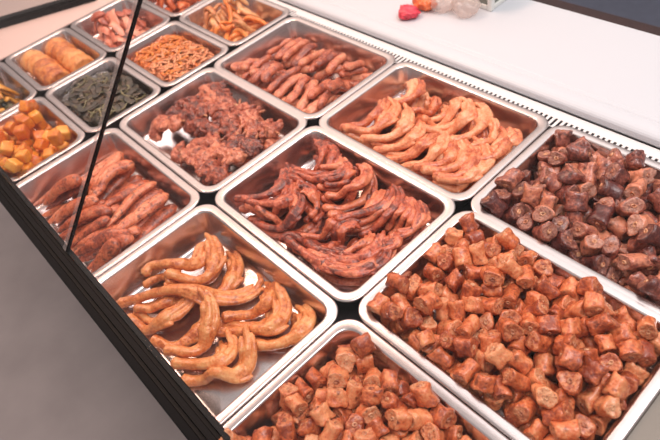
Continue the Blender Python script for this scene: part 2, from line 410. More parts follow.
def sweep(bm, P, z, rx, rz, roll=None, seg=10, rough=0, seed=0, mat=0):
    n = len(P); T = np.gradient(np.c_[P, z], axis=0); rings = []
    for i in range(n):
        t = Vector(T[i]).normalized(); s = Vector((-t.y, t.x, 0)); s = s.normalized() if s.length > 1e-6 else Vector((1, 0, 0)); u = t.cross(s)
        if u.z < 0: u = -u
        if roll is not None:
            c, q = math.cos(roll[i]), math.sin(roll[i]); s, u = s * c + u * q, u * c - s * q
        ring = []; c0 = Vector((P[i][0], P[i][1], z[i]))
        for k in range(seg):
            a = 2 * PI * k / seg; p = c0 + s * (rx[i] * math.cos(a)) + u * (rz[i] * math.sin(a))
            if rough: p += (p - c0) * (rough * noise.noise(p * 90 + Vector((seed * 3.1, seed, 0))) + rough * .6 * noise.noise(p * 230 + Vector((seed, 0, seed))))
            ring.append(p)
        rings.append(ring)
    f0 = len(bm.faces); loft(bm, rings)
    if mat:
        bm.faces.ensure_lookup_table()
        for f in bm.faces[f0:]: f.material_index = mat

def centred(name, bm, heap, mat, voxel=0, sub=0, disp=None, cap=0):
    if cap:
        k = cap / max(v.co.z for v in bm.verts)
        for v in bm.verts: v.co.z = cap * max(0, v.co.z * k / cap) ** .36
    """Link a piece with its origin at its own middle; bm is in tray coordinates above the tray floor."""
    c = sum((v.co for v in bm.verts), Vector()) / len(bm.verts); zmin = min(v.co.z for v in bm.verts)
    c.z = zmin
    bmesh.ops.translate(bm, verts=bm.verts, vec=-c)
    o = build(name, bm, mat); o.location = c + Vector((heap.cx, heap.cy, TF))
    if voxel:
        r = o.modifiers.new('skin', 'REMESH'); r.mode = 'VOXEL'; r.voxel_size = voxel; r.use_smooth_shade = True
        s = o.modifiers.new('soften', 'SMOOTH'); s.iterations = 2; s.factor = .5
    if disp:
        d = o.modifiers.new('lumps', 'DISPLACE'); d.texture = disp[0]; d.strength = disp[1]; d.mid_level = .5
    if sub:
        s = o.modifiers.new('round', 'SUBSURF'); s.levels = sub; s.render_levels = sub
    return o

def pts(flat): return [(flat[i] / 1000, flat[i + 1] / 1000) for i in range(0, len(flat), 2)]

def foot(heap, flat, mat, k, thick=1.0):
    """A braised foot: knobbed shank, thick joint, then three long toes and a spur lying side by side."""
    rng = random.Random(k * 7 + 3)
    P, L = spline(pts(flat), 30); t = np.linspace(0, 1, 30); s = min(1.25, max(1.0, L / .105)) * thick
    core = np.interp(t, [0, .03, .10, .28, .46, .56, .66, .8, 1], [.004, .0078, .0070, .0064, .0078, .0092, .0088, .0078, .004]) * s
    z = rest(heap, P, core * 1.1, core * .85, 9, 0, .006); z = np.maximum(np.minimum(z, .047), core * .98)
    bm = bmesh.new(); m = 20
    c = core.copy(); c[m - 1:] *= .45
    sweep(bm, P[:m + 1], z[:m + 1], c[:m + 1], c[:m + 1] * .95, None, 10, .18, k)
    T = np.gradient(P, axis=0); Nn = np.c_[-T[:, 1], T[:, 0]]; Nn /= np.linalg.norm(Nn, axis=1)[:, None]
    for j, (off, end, r0) in enumerate(((-1, rng.uniform(.9, .97), .0050), (0, 1, .0056), (1, rng.uniform(.86, .95), .0050))):
        i0 = 12; i1 = int(29 * end) + 1; ii = np.arange(i0, i1); u = (ii - i0) / (i1 - 1 - i0)
        w = off * np.interp(u, [0, .3, .7, 1], [.0022, .0066, .0082, .0066 + rng.uniform(-.002, .002)]) * s
        kn = 1 + .18 * np.cos(u * 4 * PI + j)
        r = np.interp(u, [0, .2, .75, .93, 1], [.9, 1, .82, .6, .25]) * r0 * kn * s
        zz = z[ii] + (.0015 * rng.uniform(-1, 2) - (abs(off) * .0015)) * np.sin(u * PI) + .001 * off * rng.uniform(-1, 1)
        sweep(bm, P[ii] + Nn[ii] * w[:, None], zz, r, r, None, 8, .15, k + j)
    ii = np.arange(13, 19); u = np.linspace(0, 1, 6); sd = rng.choice((-1, 1))
    sweep(bm, P[ii] + Nn[ii] * (sd * (.004 + .011 * u) * s)[:, None], z[ii] - .002, np.interp(u, [0, .8, 1], [.004, .003, .0012]) * s, np.interp(u, [0, .8, 1], [.004, .003, .0012]) * s, None, 8)
    for i in range(30):
        wd = core[i] * (1.0 if i < 15 else 1.25); heap.put(P[i][0], P[i][1], z[i], wd * 1.05, core[i] * .9)
    return centred('braised_foot', bm, heap, mat, .0014)

def strip(heap, path, mat, k, name, wide, thick, prof=None, tilt=.5, rough=.16, n=18, seg=12, bm=None, mi=0, curl=0, sub=1, stiff=False):
    P, L = spline(path, n); t = np.linspace(0, 1, n)
    pr = np.interp(t, *(prof or ([0, .04, .14, .5, .86, .96, 1], [.15, .55, .9, 1, .9, .6, .18])))
    rx, rz = pr * wide, pr * thick
    T = np.gradient(P, axis=0); Nn = np.c_[-T[:, 1], T[:, 0]]; Nn /= np.linalg.norm(Nn, axis=1)[:, None]
    roll = None
    if tilt:
        roll = np.array([math.atan2(heap.at(*(p + q * wide * .9)) - heap.at(*(p - q * wide * .9)), 1.8 * wide) for p, q in zip(P, Nn)])
        roll = np.clip(np.full(n, roll.mean()) * tilt, -.65, .65)
    cs = 1 if roll is None else np.cos(roll); z = rest(heap, P, rx * cs * .8, rz, 4)
    if stiff: z = .35 * z + .65 * rest_stiff(z)
    if curl: z = z + curl * np.sin(t * PI * 2 + k) ** 2
    own = bm is None
    if own: bm = bmesh.new()
    sweep(bm, P, z, rx, rz, roll, seg, rough, k, mi)
    for i in range(n):
        e = rx[i] * .8
        for f in (-.6, -.2, .2, .6):
            off = f * wide * pr[i]; q = P[i] + Nn[i] * off * (cs if np.isscalar(cs) else cs[i])
            heap.put(q[0], q[1], z[i] + (math.sin(roll[i]) * off if roll is not None else 0), max(.003, rx[i] * .5), rz[i] * math.sqrt(1 - f * f))
    return centred(name, bm, heap, mat, 0, sub) if own else None

ORD = ['first', 'second', 'third', 'fourth', 'fifth', 'sixth', 'seventh', 'eighth', 'ninth', 'tenth', 'eleventh', 'twelfth', 'thirteenth', 'fourteenth']
HIDDEN = {'carcass_piece', 'wing_strip.006', 'braised_foot.034'}
def order_labels(objs, rows, what, where):
    """Rows run along the case, counted from the counter side; within a row count from the closed end of the case."""
    for o in [o for o in objs if o.name in HIDDEN]:
        objs.remove(o)
        for c in list(o.children): bpy.data.objects.remove(c)
        bpy.data.objects.remove(o)
    s = sorted(objs, key=lambda o: -o.location.y); n = len(s)
    names = {1: [''], 2: ['back row', 'front row'], 3: ['back row', 'middle row', 'front row']}[rows]
    for r in range(rows):
        row = sorted(s[n * r // rows:n * (r + 1) // rows], key=lambda o: o.location.x)
        for i, o in enumerate(row):
            pos = ORD[i] + ' from left' if i < (len(row) + 1) // 2 else ('rightmost' if i == len(row) - 1 else ORD[len(row) - 1 - i] + ' from right')
            o['label'] = '%s, %s, %s of the %s' % (what, pos, names[r], where) if rows > 1 else '%s, %s in the %s' % (what, pos, where)

DATA = {"pale_near":[[-139,-47,-127,-18,-100,-5,-118,9,-139,-3],[-146,-37,-148,-14,-107,10,-98,38,-115,65,-134,98],[-102,-82,-80,-54,-74,-22,-99,-14],[-73,-16,-30,21,-33,60,-59,87,-95,93],[-99,-14,-61,27,-69,59,-104,80,-136,86],[24,4,44,39,58,68,41,93,10,95],[-104,-98,-57,-84,-43,-45,-43,-10,-55,-6],[-148,-98,-110,-53,-61,-13,-20,17,10,60,9,90,-11,98],[29,-15,71,17,99,45,89,75,48,98],[-41,-90,-3,-74,6,-32,-4,2,-33,8],[91,4,125,34,138,65,125,91,88,98],[-1,-88,30,-61,30,-28,12,-2,-12,8],[27,-92,59,-68,85,-40,74,-15,47,-2],[54,-98,86,-69,110,-40,105,-6,71,20]],
"pale_back":[[-103,16,-88,44,-107,80,-148,98],[-87,16,-78,52,-88,81,-110,98],[-59,20,-41,49,-45,76,-68,90],[-27,14,0,43,2,78,-29,98],[-11,-13,29,25,40,60,20,90,-5,96],[60,-14,81,20,77,65,54,92,29,98],[101,-6,114,28,103,61,79,81],[121,-35,148,4,137,46,107,70],[134,5,145,42,148,59,121,76],[-137,-98,-110,-62,-103,-18,-123,16,-148,29],[-126,-98,-81,-72,-71,-33,-85,3,-120,20],[-82,-98,-47,-68,-34,-33,-49,1,-81,24],[-49,-98,-16,-69,2,-30,-14,-4],[-21,-98,17,-75,30,-41,31,-9,32,7],[17,-98,52,-73,57,-30,38,2],[49,-98,74,-79,90,-49,76,-15,51,3],[68,-98,99,-79,112,-47,98,-13,63,6],[94,-98,124,-80,133,-50,116,-16,84,0],[101,-98,141,-77,145,-33,143,-6]],
"dark_feet":[[-120,17,-84,31,-71,65,-95,97,-148,98],[-107,38,-95,59,-113,90,-148,97],[-131,-91,-103,-53,-107,-15,-132,14,-148,9],[-146,-98,-111,-66,-97,-27,-113,8,-148,24],[-117,12,-70,23,-40,57,-35,84],[-121,-88,-80,-62,-68,-31,-93,-5],[-33,7,-5,33,-1,64,-10,91],[-99,-98,-55,-84,-31,-55,-47,-25,-69,-15],[-16,-34,-25,-9,-52,-2,-61,-15],[0,-72,26,-47,33,-21,3,-9],[-79,50,-58,71,-56,88,-72,92],[-55,28,-33,54,-37,81,-58,86],[-28,13,-2,42,9,70,-7,98,-32,95],[19,-21,39,12,54,42,46,74,27,98],[35,-20,61,22,76,52,68,83,44,98],[74,-9,91,26,95,56,79,85,53,98],[109,25,119,59,111,83,91,90],[138,7,148,40,134,71,111,89],[133,22,148,50,140,79,114,98],[75,-70,63,-38,60,-14,77,-1],[96,-69,102,-40,104,-13,87,7],[58,-75,98,-71,123,-47,128,-10,110,17],[-23,-98,1,-79,58,-81,91,-64,118,-51],[-1,-96,55,-98,102,-87,133,-62],[72,-92,108,-86,142,-58,148,-22,125,-1],[93,-98,128,-84,146,-62,148,-37],[143,-12,148,8,127,16]],
"strips":[[-143,98,-134,28,-132,-32],[-90,98,-62,38,-47,-10],[-42,98,-49,50,-22,-9],[0,98,2,44,25,-18],[45,98,48,40,74,-28],[84,98,88,33,108,-38],[136,98,137,42,148,-9],[-64,-1,-110,-46,-148,-96],[-52,-2,-84,-40,-107,-82],[0,-3,-33,-45,-58,-90],[47,1,5,-44,-21,-96],[71,-14,39,-52,21,-97],[134,-6,99,-48,73,-98],[148,-7,127,-50,105,-98],[148,-31,135,-64,126,-98]],
"wings":[[-143,-95,-144,-9],[-105,-98,-112,0],[-88,-84,-81,-20],[-118,-6,-139,85],[-93,-3,-103,87],[-68,0,-77,89],[-44,3,-48,87],[-20,6,-28,93],[20,2,-4,95],[31,14,26,82],[58,20,42,92],[97,22,115,90],[102,34,94,98],[-135,-98,-101,-71],[-64,-98,-67,-24],[-41,-83,-52,-14],[-17,-96,-11,6],[17,-98,12,-12],[56,-97,31,-9],[92,-98,60,-11],[95,-66,71,16],[120,-96,121,-17],[136,-75,124,-4],[132,-41,123,28]],
"carcass":[[-138,76,-75,61,-27,61],[-129,88,-56,71,-5,74],[4,34,30,61,55,88],[-138,4,-92,14,-47,24],[-138,-38,-94,-19,-44,-6],[61,40,92,61,134,72],[-115,-88,-104,-51,-63,-32],[-24,30,20,31,67,16],[95,8,130,6,114,31],[-49,-37,-23,-9,32,-9],[38,-37,87,-29,138,-18],[9,-44,53,-67,108,-87],[89,-72,133,-73,138,-53]],
"braised":[[0,98,89,12,0,-314,-60],[3,120,41,11,-157,-22,-182],[4,-67,81,12,-157,-131,30],[1,-52,35,12,-157,-70,241],[2,93,61,11,-157,-26,-265],[5,-121,-14,11,-157,-237,-2],[2,-83,-25,11,157,236,-48],[5,143,87,16,4,-298,27],[5,62,86,11,-157,25,-278],[3,-6,-23,12,157,3,60],[0,-48,-23,11,-157,-24,94],[5,60,-26,11,-157,32,119],[5,49,-74,11,-157,-77,-210],[0,-108,-84,11,157,24,83],[3,-105,87,11,157,22,-124],[6,101,-33,12,-314,0,-41],[1,-105,19,12,157,24,76],[1,17,-91,12,-157,-74,-7],[4,115,-92,12,-157,-37,-1],[2,1,30,11,157,-79,86],[3,-2,88,13,-157,-188,-14],[5,-143,77,11,-157,178,0],[1,-58,-80,11,-314,0,-58],[4,-138,30,10,0,314,-47],[6,140,-79,14,-157,128,1],[4,127,-33,12,157,26,25],[6,66,50,13,158,-41,-216],[6,-80,-66,12,-314,0,95],[3,91,-85,13,157,-126,-16],[3,-8,-88,16,195,-82,-61],[5,-39,-7,26,92,229,127],[6,61,-52,14,-157,172,119],[0,-95,46,12,314,0,107],[5,71,64,31,127,-174,135],[5,145,-29,24,125,-8,9],[5,-28,29,17,-68,39,-13],[5,69,-8,17,-10,33,-275],[1,-27,-38,13,157,-173,70],[2,-85,76,27,92,76,273],[4,118,76,15,-39,96,-255],[0,143,26,16,31,123,183],[3,-105,-63,27,-93,-77,233],[5,25,93,17,-49,12,147],[0,-69,-36,25,-146,20,-39],[1,-134,81,31,30,-276,-70],[4,45,80,23,-199,-52,89],[2,-117,63,21,-120,-33,66],[4,148,97,40,138,61,-171],[5,92,43,32,-174,-168,113],[6,15,42,27,-113,-282,17],[1,-139,-89,11,0,0,82],[1,148,-85,38,181,70,173],[4,-145,28,32,148,167,-8],[0,100,-57,12,157,128,-169],[5,-142,-31,11,157,193,0],[0,-49,-55,20,-244,-28,-60],[0,-34,71,12,157,186,14],[1,76,92,31,20,94,94],[0,149,-101,58,-182,-87,-134],[6,-28,-70,39,157,-128,109],[4,19,68,15,-17,-72,68],[3,-72,55,13,-157,-188,-125],[0,-144,-92,34,0,0,163],[4,84,-65,33,-104,60,-93],[0,57,-70,32,97,-38,-13],[0,-123,-42,22,109,-20,-22],[4,-41,-94,29,-110,18,176],[1,-45,-34,37,234,16,94],[0,2,51,46,-93,84,-103],[0,-102,-16,20,44,199,178],[3,142,59,18,-54,-52,265],[6,109,-10,14,-157,-128,140],[2,-98,44,36,157,-79,-125],[0,56,9,12,-157,131,-82],[0,79,-40,30,-85,24,220],[0,-124,8,29,-55,-288,-87],[3,-29,-71,13,0,0,251],[6,52,32,27,102,-22,-55],[1,41,55,13,143,7,89],[6,-124,81,51,176,-22,272],[4,-19,7,12,157,-79,60],[5,121,30,32,204,58,73],[6,-141,-63,28,56,227,182],[5,147,0,32,-1,248,179],[4,145,43,36,-5,228,-176],[3,-57,-58,45,-227,27,146],[3,-96,74,58,-261,82,64],[5,-25,94,23,111,-50,-148],[1,-13,-97,37,-178,268,-8],[1,31,17,12,157,-24,125],[5,-10,-2,35,68,230,-59],[0,30,71,39,54,50,120],[2,-3,61,22,-254,64,148],[2,124,-85,34,-145,-259,-4],[1,-103,-59,51,280,34,1],[6,124,4,45,-115,-19,-1],[3,-91,-20,43,208,-14,154],[4,-54,7,10,0,314,-78],[3,-150,-97,58,157,74,0],[1,40,-93,30,11,310,22],[0,36,-58,39,280,-98,-36],[0,53,93,41,60,87,-58],[6,42,-32,29,-270,11,-74],[6,-8,-56,14,-157,-128,-54],[6,10,4,28,-291,-126,11],[3,125,-22,37,143,-250,-3],[0,-122,33,36,54,96,230],[5,-35,-100,51,111,-18,-139],[0,-76,62,47,232,94,-29],[0,84,5,25,-25,-92,230],[1,105,16,13,13,-10,-95],[2,-123,-23,38,-26,219,138],[4,71,-91,26,25,240,-205],[6,-60,75,61,102,-258,-63],[3,-143,51,32,12,-18,65],[5,-38,-80,61,0,-54,108],[3,-34,15,36,74,48,-60],[5,42,-85,50,122,-125,123],[4,147,20,44,-50,-258,-57],[4,-80,-91,12,157,26,161],[2,79,80,54,84,303,-47],[1,83,32,11,0,0,225],[3,62,-20,39,163,36,56],[5,-118,-93,34,-41,-43,-202],[5,24,-8,43,-83,230,-82],[0,-133,-3,50,-197,73,117],[3,105,-48,41,-279,-88,-15],[6,-16,-46,42,-265,-3,-125],[6,27,94,47,149,-233,34],[1,14,-94,36,157,240,11],[4,34,17,35,46,309,-43],[3,-84,7,13,0,0,202],[1,-81,75,78,231,49,-120],[3,15,-21,27,-70,50,269],[4,3,95,38,154,106,175],[0,-52,95,29,-33,-57,-228],[3,25,-43,16,-39,-9,211],[5,-83,-42,50,-268,-48,-154],[2,122,24,56,16,-38,129],[1,100,-22,36,-1,-16,150],[5,-94,4,36,-157,-130,-162],[0,-64,-34,57,-31,-71,-34],[0,102,-95,35,106,192,-48],[1,-69,96,45,247,-7,-129],[6,-6,27,40,-44,232,-41],[6,101,-29,60,-18,-36,212],[5,52,-70,62,-239,-8,-84],[0,-28,-19,45,-296,48,-64],[6,-22,96,49,-272,24,127],[3,-150,22,56,160,114,2],[2,9,-65,30,232,-97,-78],[0,-146,-27,34,-309,-18,-29],[2,-122,55,55,222,-1,136],[1,-83,-95,35,-157,22,157],[1,34,46,45,-21,-99,192],[5,100,98,41,-232,-76,-114],[0,21,6,61,-79,-70,-308],[0,-61,10,31,-160,74,189],[2,2,-97,56,-173,251,-8],[3,111,-70,52,45,219,-182],[6,-104,-85,54,-49,33,-71],[2,85,-6,51,171,62,-73],[0,143,-1,60,127,-20,-308],[3,108,62,31,-144,61,107],[0,46,102,63,-309,109,16],[5,-62,-87,35,130,-240,18],[5,-43,95,58,-45,-97,243],[0,53,5,40,40,99,-185],[6,28,-28,55,-133,-296,23],[0,129,96,57,-14,-102,214],[6,113,-5,66,84,83,249],[0,-63,-15,42,-224,21,-3],[2,-83,-71,38,-311,5,-108],[4,-48,-19,67,219,38,92],[4,27,-98,61,-59,-86,-45],[5,67,49,46,-260,66,143],[2,124,90,33,-84,231,73],[2,-25,30,54,-188,10,38],[0,66,77,73,-184,201,19],[3,-96,98,48,-31,-57,-242],[5,-132,-73,52,212,-72,73],[2,-34,-48,61,-177,-8,15],[0,74,26,37,-67,202,26],[2,129,-55,11,157,26,-142],[0,-59,35,35,159,-26,-149],[4,-149,67,54,24,46,241],[1,-52,69,32,74,51,-164],[6,87,-11,75,133,-136,-100],[2,-19,72,34,-251,7,162],[5,43,-46,62,-26,223,-14],[6,-125,21,56,-268,-34,25],[0,80,-86,45,-88,-260,-38],[1,138,-56,33,0,0,291],[0,-136,-47,50,35,291,-45],[6,-1,-22,50,219,-50,-23],[2,-86,25,42,194,-33,161],[6,21,-60,72,-91,-24,161],[5,-142,1,11,157,77,-3],[2,-37,0,55,-244,97,106],[6,-68,0,60,-35,47,99],[4,-67,-96,58,-120,49,126],[4,96,20,48,232,-34,63],[2,1,-70,50,-113,-56,-186],[6,112,70,54,-154,-38,88],[3,-60,45,55,-130,66,227],[3,70,9,61,62,-247,-47],[0,146,-24,52,285,56,-90],[3,65,-50,48,254,-42,-135],[5,-149,-57,71,190,-24,-165],[3,-146,96,60,229,30,131],[1,61,34,63,-113,52,93],[6,-17,-75,68,197,-22,-132],[3,-108,33,68,-68,102,174],[5,129,-83,58,97,184,-138],[1,130,52,60,-136,-42,-265],[5,44,-11,63,-255,-49,16],[1,-36,55,43,233,9,203],[3,-3,-2,61,-58,-305,46],[1,0,-47,63,73,-280,99],[0,143,69,44,-112,-211,21],[5,2,73,50,-99,2,166],[3,53,68,54,-69,26,-96],[5,-80,26,63,-133,-11,231],[6,-80,101,69,-18,221,-29],[6,11,-24,76,13,91,-42],[0,-126,-97,65,-270,88,55],[5,-111,-36,62,118,-4,212],[6,40,21,59,161,58,63],[2,-45,58,74,63,70,-191],[1,-94,-1,60,265,111,84],[0,-49,24,55,-125,-70,-130],[3,-94,-57,72,-112,-268,-33],[3,-43,-103,78,182,-11,-165],[2,87,61,65,221,7,-68],[4,89,-64,61,4,66,-65],[2,-26,66,60,-2,-185,-94],[1,103,46,53,153,-199,92],[1,-55,28,76,102,14,69],[5,-96,52,69,-70,38,141],[5,14,31,58,-1,-244,57]],
"near":[[2,-108,89,15,62,-198,-92],[1,94,-91,13,-157,90,157],[2,44,-33,11,-157,-26,-109],[4,11,78,12,-157,236,-29],[6,-137,-82,12,0,0,212],[2,132,-76,11,157,-26,-225],[3,-109,-91,12,157,-54,-157],[3,-68,88,13,157,188,26],[3,12,32,12,-157,-72,27],[3,35,-72,11,157,22,89],[4,39,86,12,157,79,-201],[2,106,85,11,-157,-26,-18],[4,1,-88,12,157,-79,227],[6,37,36,13,157,-74,27],[5,-36,24,11,157,26,184],[3,-2,-35,13,0,314,104],[0,105,26,11,157,-16,286],[6,135,26,13,157,-240,-28],[5,-84,13,11,-157,-130,76],[0,-47,-91,11,-157,24,157],[6,-32,-21,14,-134,-186,-55],[5,94,-33,11,-157,25,247],[1,-96,-23,12,-157,53,47],[0,-44,89,12,0,0,233],[1,117,-40,12,-157,-24,116],[5,-141,31,14,-1,314,-105],[1,-118,-32,13,17,15,230],[4,141,89,12,-157,-154,133],[2,-13,-20,36,-136,-249,4],[4,83,38,10,0,0,-165],[1,129,-14,11,0,-314,0],[4,-50,92,37,-157,-131,84],[1,74,-77,25,-52,-63,-202],[4,27,36,35,-73,-219,70],[2,-142,85,12,-157,41,0],[0,-104,2,12,157,206,76],[4,81,64,12,-157,-183,-10],[1,8,-58,11,-314,0,80],[5,146,17,32,140,8,309],[1,75,-19,14,-8,-291,-103],[6,-81,-13,27,40,68,107],[0,146,-69,30,-108,59,-278],[0,-52,43,12,-157,128,-126],[0,-144,30,39,-160,77,147],[2,-85,83,26,95,59,270],[0,138,63,16,15,122,259],[0,-79,-58,12,157,49,107],[3,-10,-83,32,-105,38,-267],[2,-43,-67,12,157,18,-174],[1,-143,-31,23,185,253,12],[3,58,67,13,157,-188,-8],[0,29,-16,16,-14,279,69],[2,-11,26,11,157,79,27],[0,-57,-11,16,270,-28,-172],[5,-140,-90,34,157,25,83],[6,10,60,34,-200,-8,248],[6,-118,38,12,0,-314,-138],[5,-150,-100,55,-32,16,285],[5,-141,90,34,136,-112,-48],[4,19,18,50,254,28,29],[6,-68,-36,14,157,128,107],[4,38,71,32,15,278,115],[5,-143,8,38,-117,-69,-193],[6,32,-52,31,65,-247,2],[0,58,-69,39,51,-41,104],[3,40,10,21,-56,38,-29],[5,62,15,11,157,-184,-6],[2,-121,-17,32,-136,-38,-274],[5,-27,5,18,5,-56,-104],[4,-56,65,16,-26,85,-8],[5,-26,96,47,183,248,15],[3,103,-68,13,0,-314,-33],[1,-43,-42,15,126,35,115],[0,142,8,51,-186,14,180],[2,-70,-1,44,29,-106,-85],[6,-119,69,20,-72,222,30],[3,-16,-74,53,-211,43,5],[1,-62,18,23,23,59,117],[3,83,3,22,221,26,159],[4,-17,71,10,-314,0,121],[2,6,-11,14,0,314,-115],[4,107,2,12,157,26,-17],[6,124,80,32,55,-58,20],[6,70,72,35,-174,185,-17],[2,-13,93,19,266,-107,45],[5,-90,63,11,157,-77,154],[5,56,-52,14,0,0,-187],[1,49,26,40,-85,59,-293],[1,-57,-78,30,-232,-2,-36],[0,81,-56,12,157,-149,102],[3,-73,-33,43,-31,-26,41],[2,29,93,35,-89,-102,-180],[2,-148,-12,45,10,49,218],[5,19,5,33,18,121,-40],[1,95,70,32,162,-22,-2],[1,-71,61,33,-96,-28,-209],[6,-112,91,40,169,-46,242],[5,-100,58,32,209,-7,-21],[4,110,-19,31,5,-110,-1],[3,97,93,39,-151,-67,-4],[6,-106,3,43,236,-43,163],[5,-22,49,14,0,-314,8],[1,54,44,30,-8,-216,-172],[0,115,52,12,-157,-128,-67],[1,54,-10,27,55,-241,13],[0,121,-56,32,-169,-81,-202],[3,-128,-73,45,168,-105,77],[4,-95,-42,30,-60,-224,-55],[1,-44,-8,37,-229,-99,-137],[1,95,13,40,78,100,-279],[2,-5,18,34,-218,94,-118],[1,18,-80,32,31,133,263],[4,121,25,34,205,80,-52],[3,-79,77,51,9,78,-73],[4,19,-26,37,113,-55,285],[4,120,0,42,-9,75,-162],[1,143,-37,23,189,46,9],[0,148,77,40,-2,-246,138],[0,72,23,41,53,-99,70],[6,-125,-55,27,-220,-41,-39],[1,-14,71,35,-107,-254,-68],[5,-82,39,21,-258,-63,76],[0,-40,-57,37,192,51,75],[1,-41,64,33,70,15,-115],[0,9,-65,52,-196,55,184],[4,57,-90,12,-157,-26,32],[6,77,47,35,75,-190,-85],[6,-120,101,64,-191,-74,20],[6,-39,32,33,-293,102,-76],[1,69,92,13,-157,-149,-157],[3,-33,-93,34,110,-215,53],[0,-6,28,53,-202,28,7],[2,-17,-22,58,-92,191,151],[5,-130,7,14,0,0,216],[1,-77,-59,37,-205,-45,38],[5,-107,-70,22,-63,65,-306],[4,-97,28,56,87,58,-291],[6,15,98,54,-199,-9,169],[0,122,-91,26,-207,248,-5],[6,91,-49,34,124,-35,-90],[3,-14,101,67,-82,-48,100],[3,90,-16,40,39,112,-87],[4,143,-11,31,26,-284,-46],[1,147,-51,47,39,-31,-288],[0,59,96,36,157,-44,-157],[1,24,72,51,-273,5,-75],[1,145,44,36,5,18,29],[6,-130,76,49,50,-85,191],[0,-96,-21,46,-244,42,-148],[2,123,27,60,119,61,129],[0,-14,-46,45,109,45,-193],[4,13,48,55,205,18,-42],[6,101,42,40,-82,-292,-51],[2,-85,-84,25,-34,-245,-185],[1,-56,86,59,179,134,97],[1,-91,-1,62,67,-49,-104],[4,9,-47,36,194,-34,106],[5,-19,-52,18,32,72,264],[1,-116,26,35,157,77,215],[0,42,1,50,-112,-3,-177],[3,40,-96,33,25,-13,-43],[4,-22,-101,54,-114,-114,-38],[5,-30,8,44,-93,-28,-261],[1,-63,-51,57,72,274,107],[4,-83,21,36,-71,270,47],[3,-44,-31,45,263,102,-58],[3,37,-69,49,-85,30,-269],[1,-28,33,62,-18,-103,4],[4,48,60,52,-19,-45,199],[3,97,2,61,211,38,96],[4,-16,58,68,-267,-100,50],[4,-57,19,48,30,11,117],[1,-46,-74,52,-75,-287,-96],[4,107,53,61,-72,-48,209],[1,33,35,63,-233,57,-175],[1,56,-50,52,-65,-1,307],[0,-57,43,48,73,59,81],[0,82,66,57,-101,273,-91],[5,-35,69,58,41,63,-215],[5,-65,-9,64,41,-226,109],[3,-15,49,44,51,-7,292],[1,-100,-61,43,69,-73,91],[4,-63,58,62,76,-290,84],[4,-53,-100,58,-31,-82,-289],[1,-42,-3,63,144,-133,47],[1,-117,-41,51,13,71,264],[5,127,-33,42,210,15,-49],[3,5,-6,53,-246,78,18],[1,-69,-93,44,96,-302,57],[3,67,-34,35,255,86,26],[6,-138,53,31,-8,-212,-3],[2,122,59,44,198,63,94],[2,45,-29,40,87,-314,-62],[1,99,-92,36,-9,-14,-96],[6,-117,48,51,220,-6,-236],[1,112,-71,48,87,-29,274],[4,-126,-99,56,126,112,-34],[2,66,37,60,-182,112,-172],[0,-105,-93,40,219,-31,-16],[6,129,95,53,-82,283,45],[1,-128,-13,55,-71,-124,-250],[4,-24,12,73,17,60,302],[3,-3,74,58,87,-73,-1],[2,-80,-81,59,60,184,127],[2,-88,48,46,81,-305,41]],
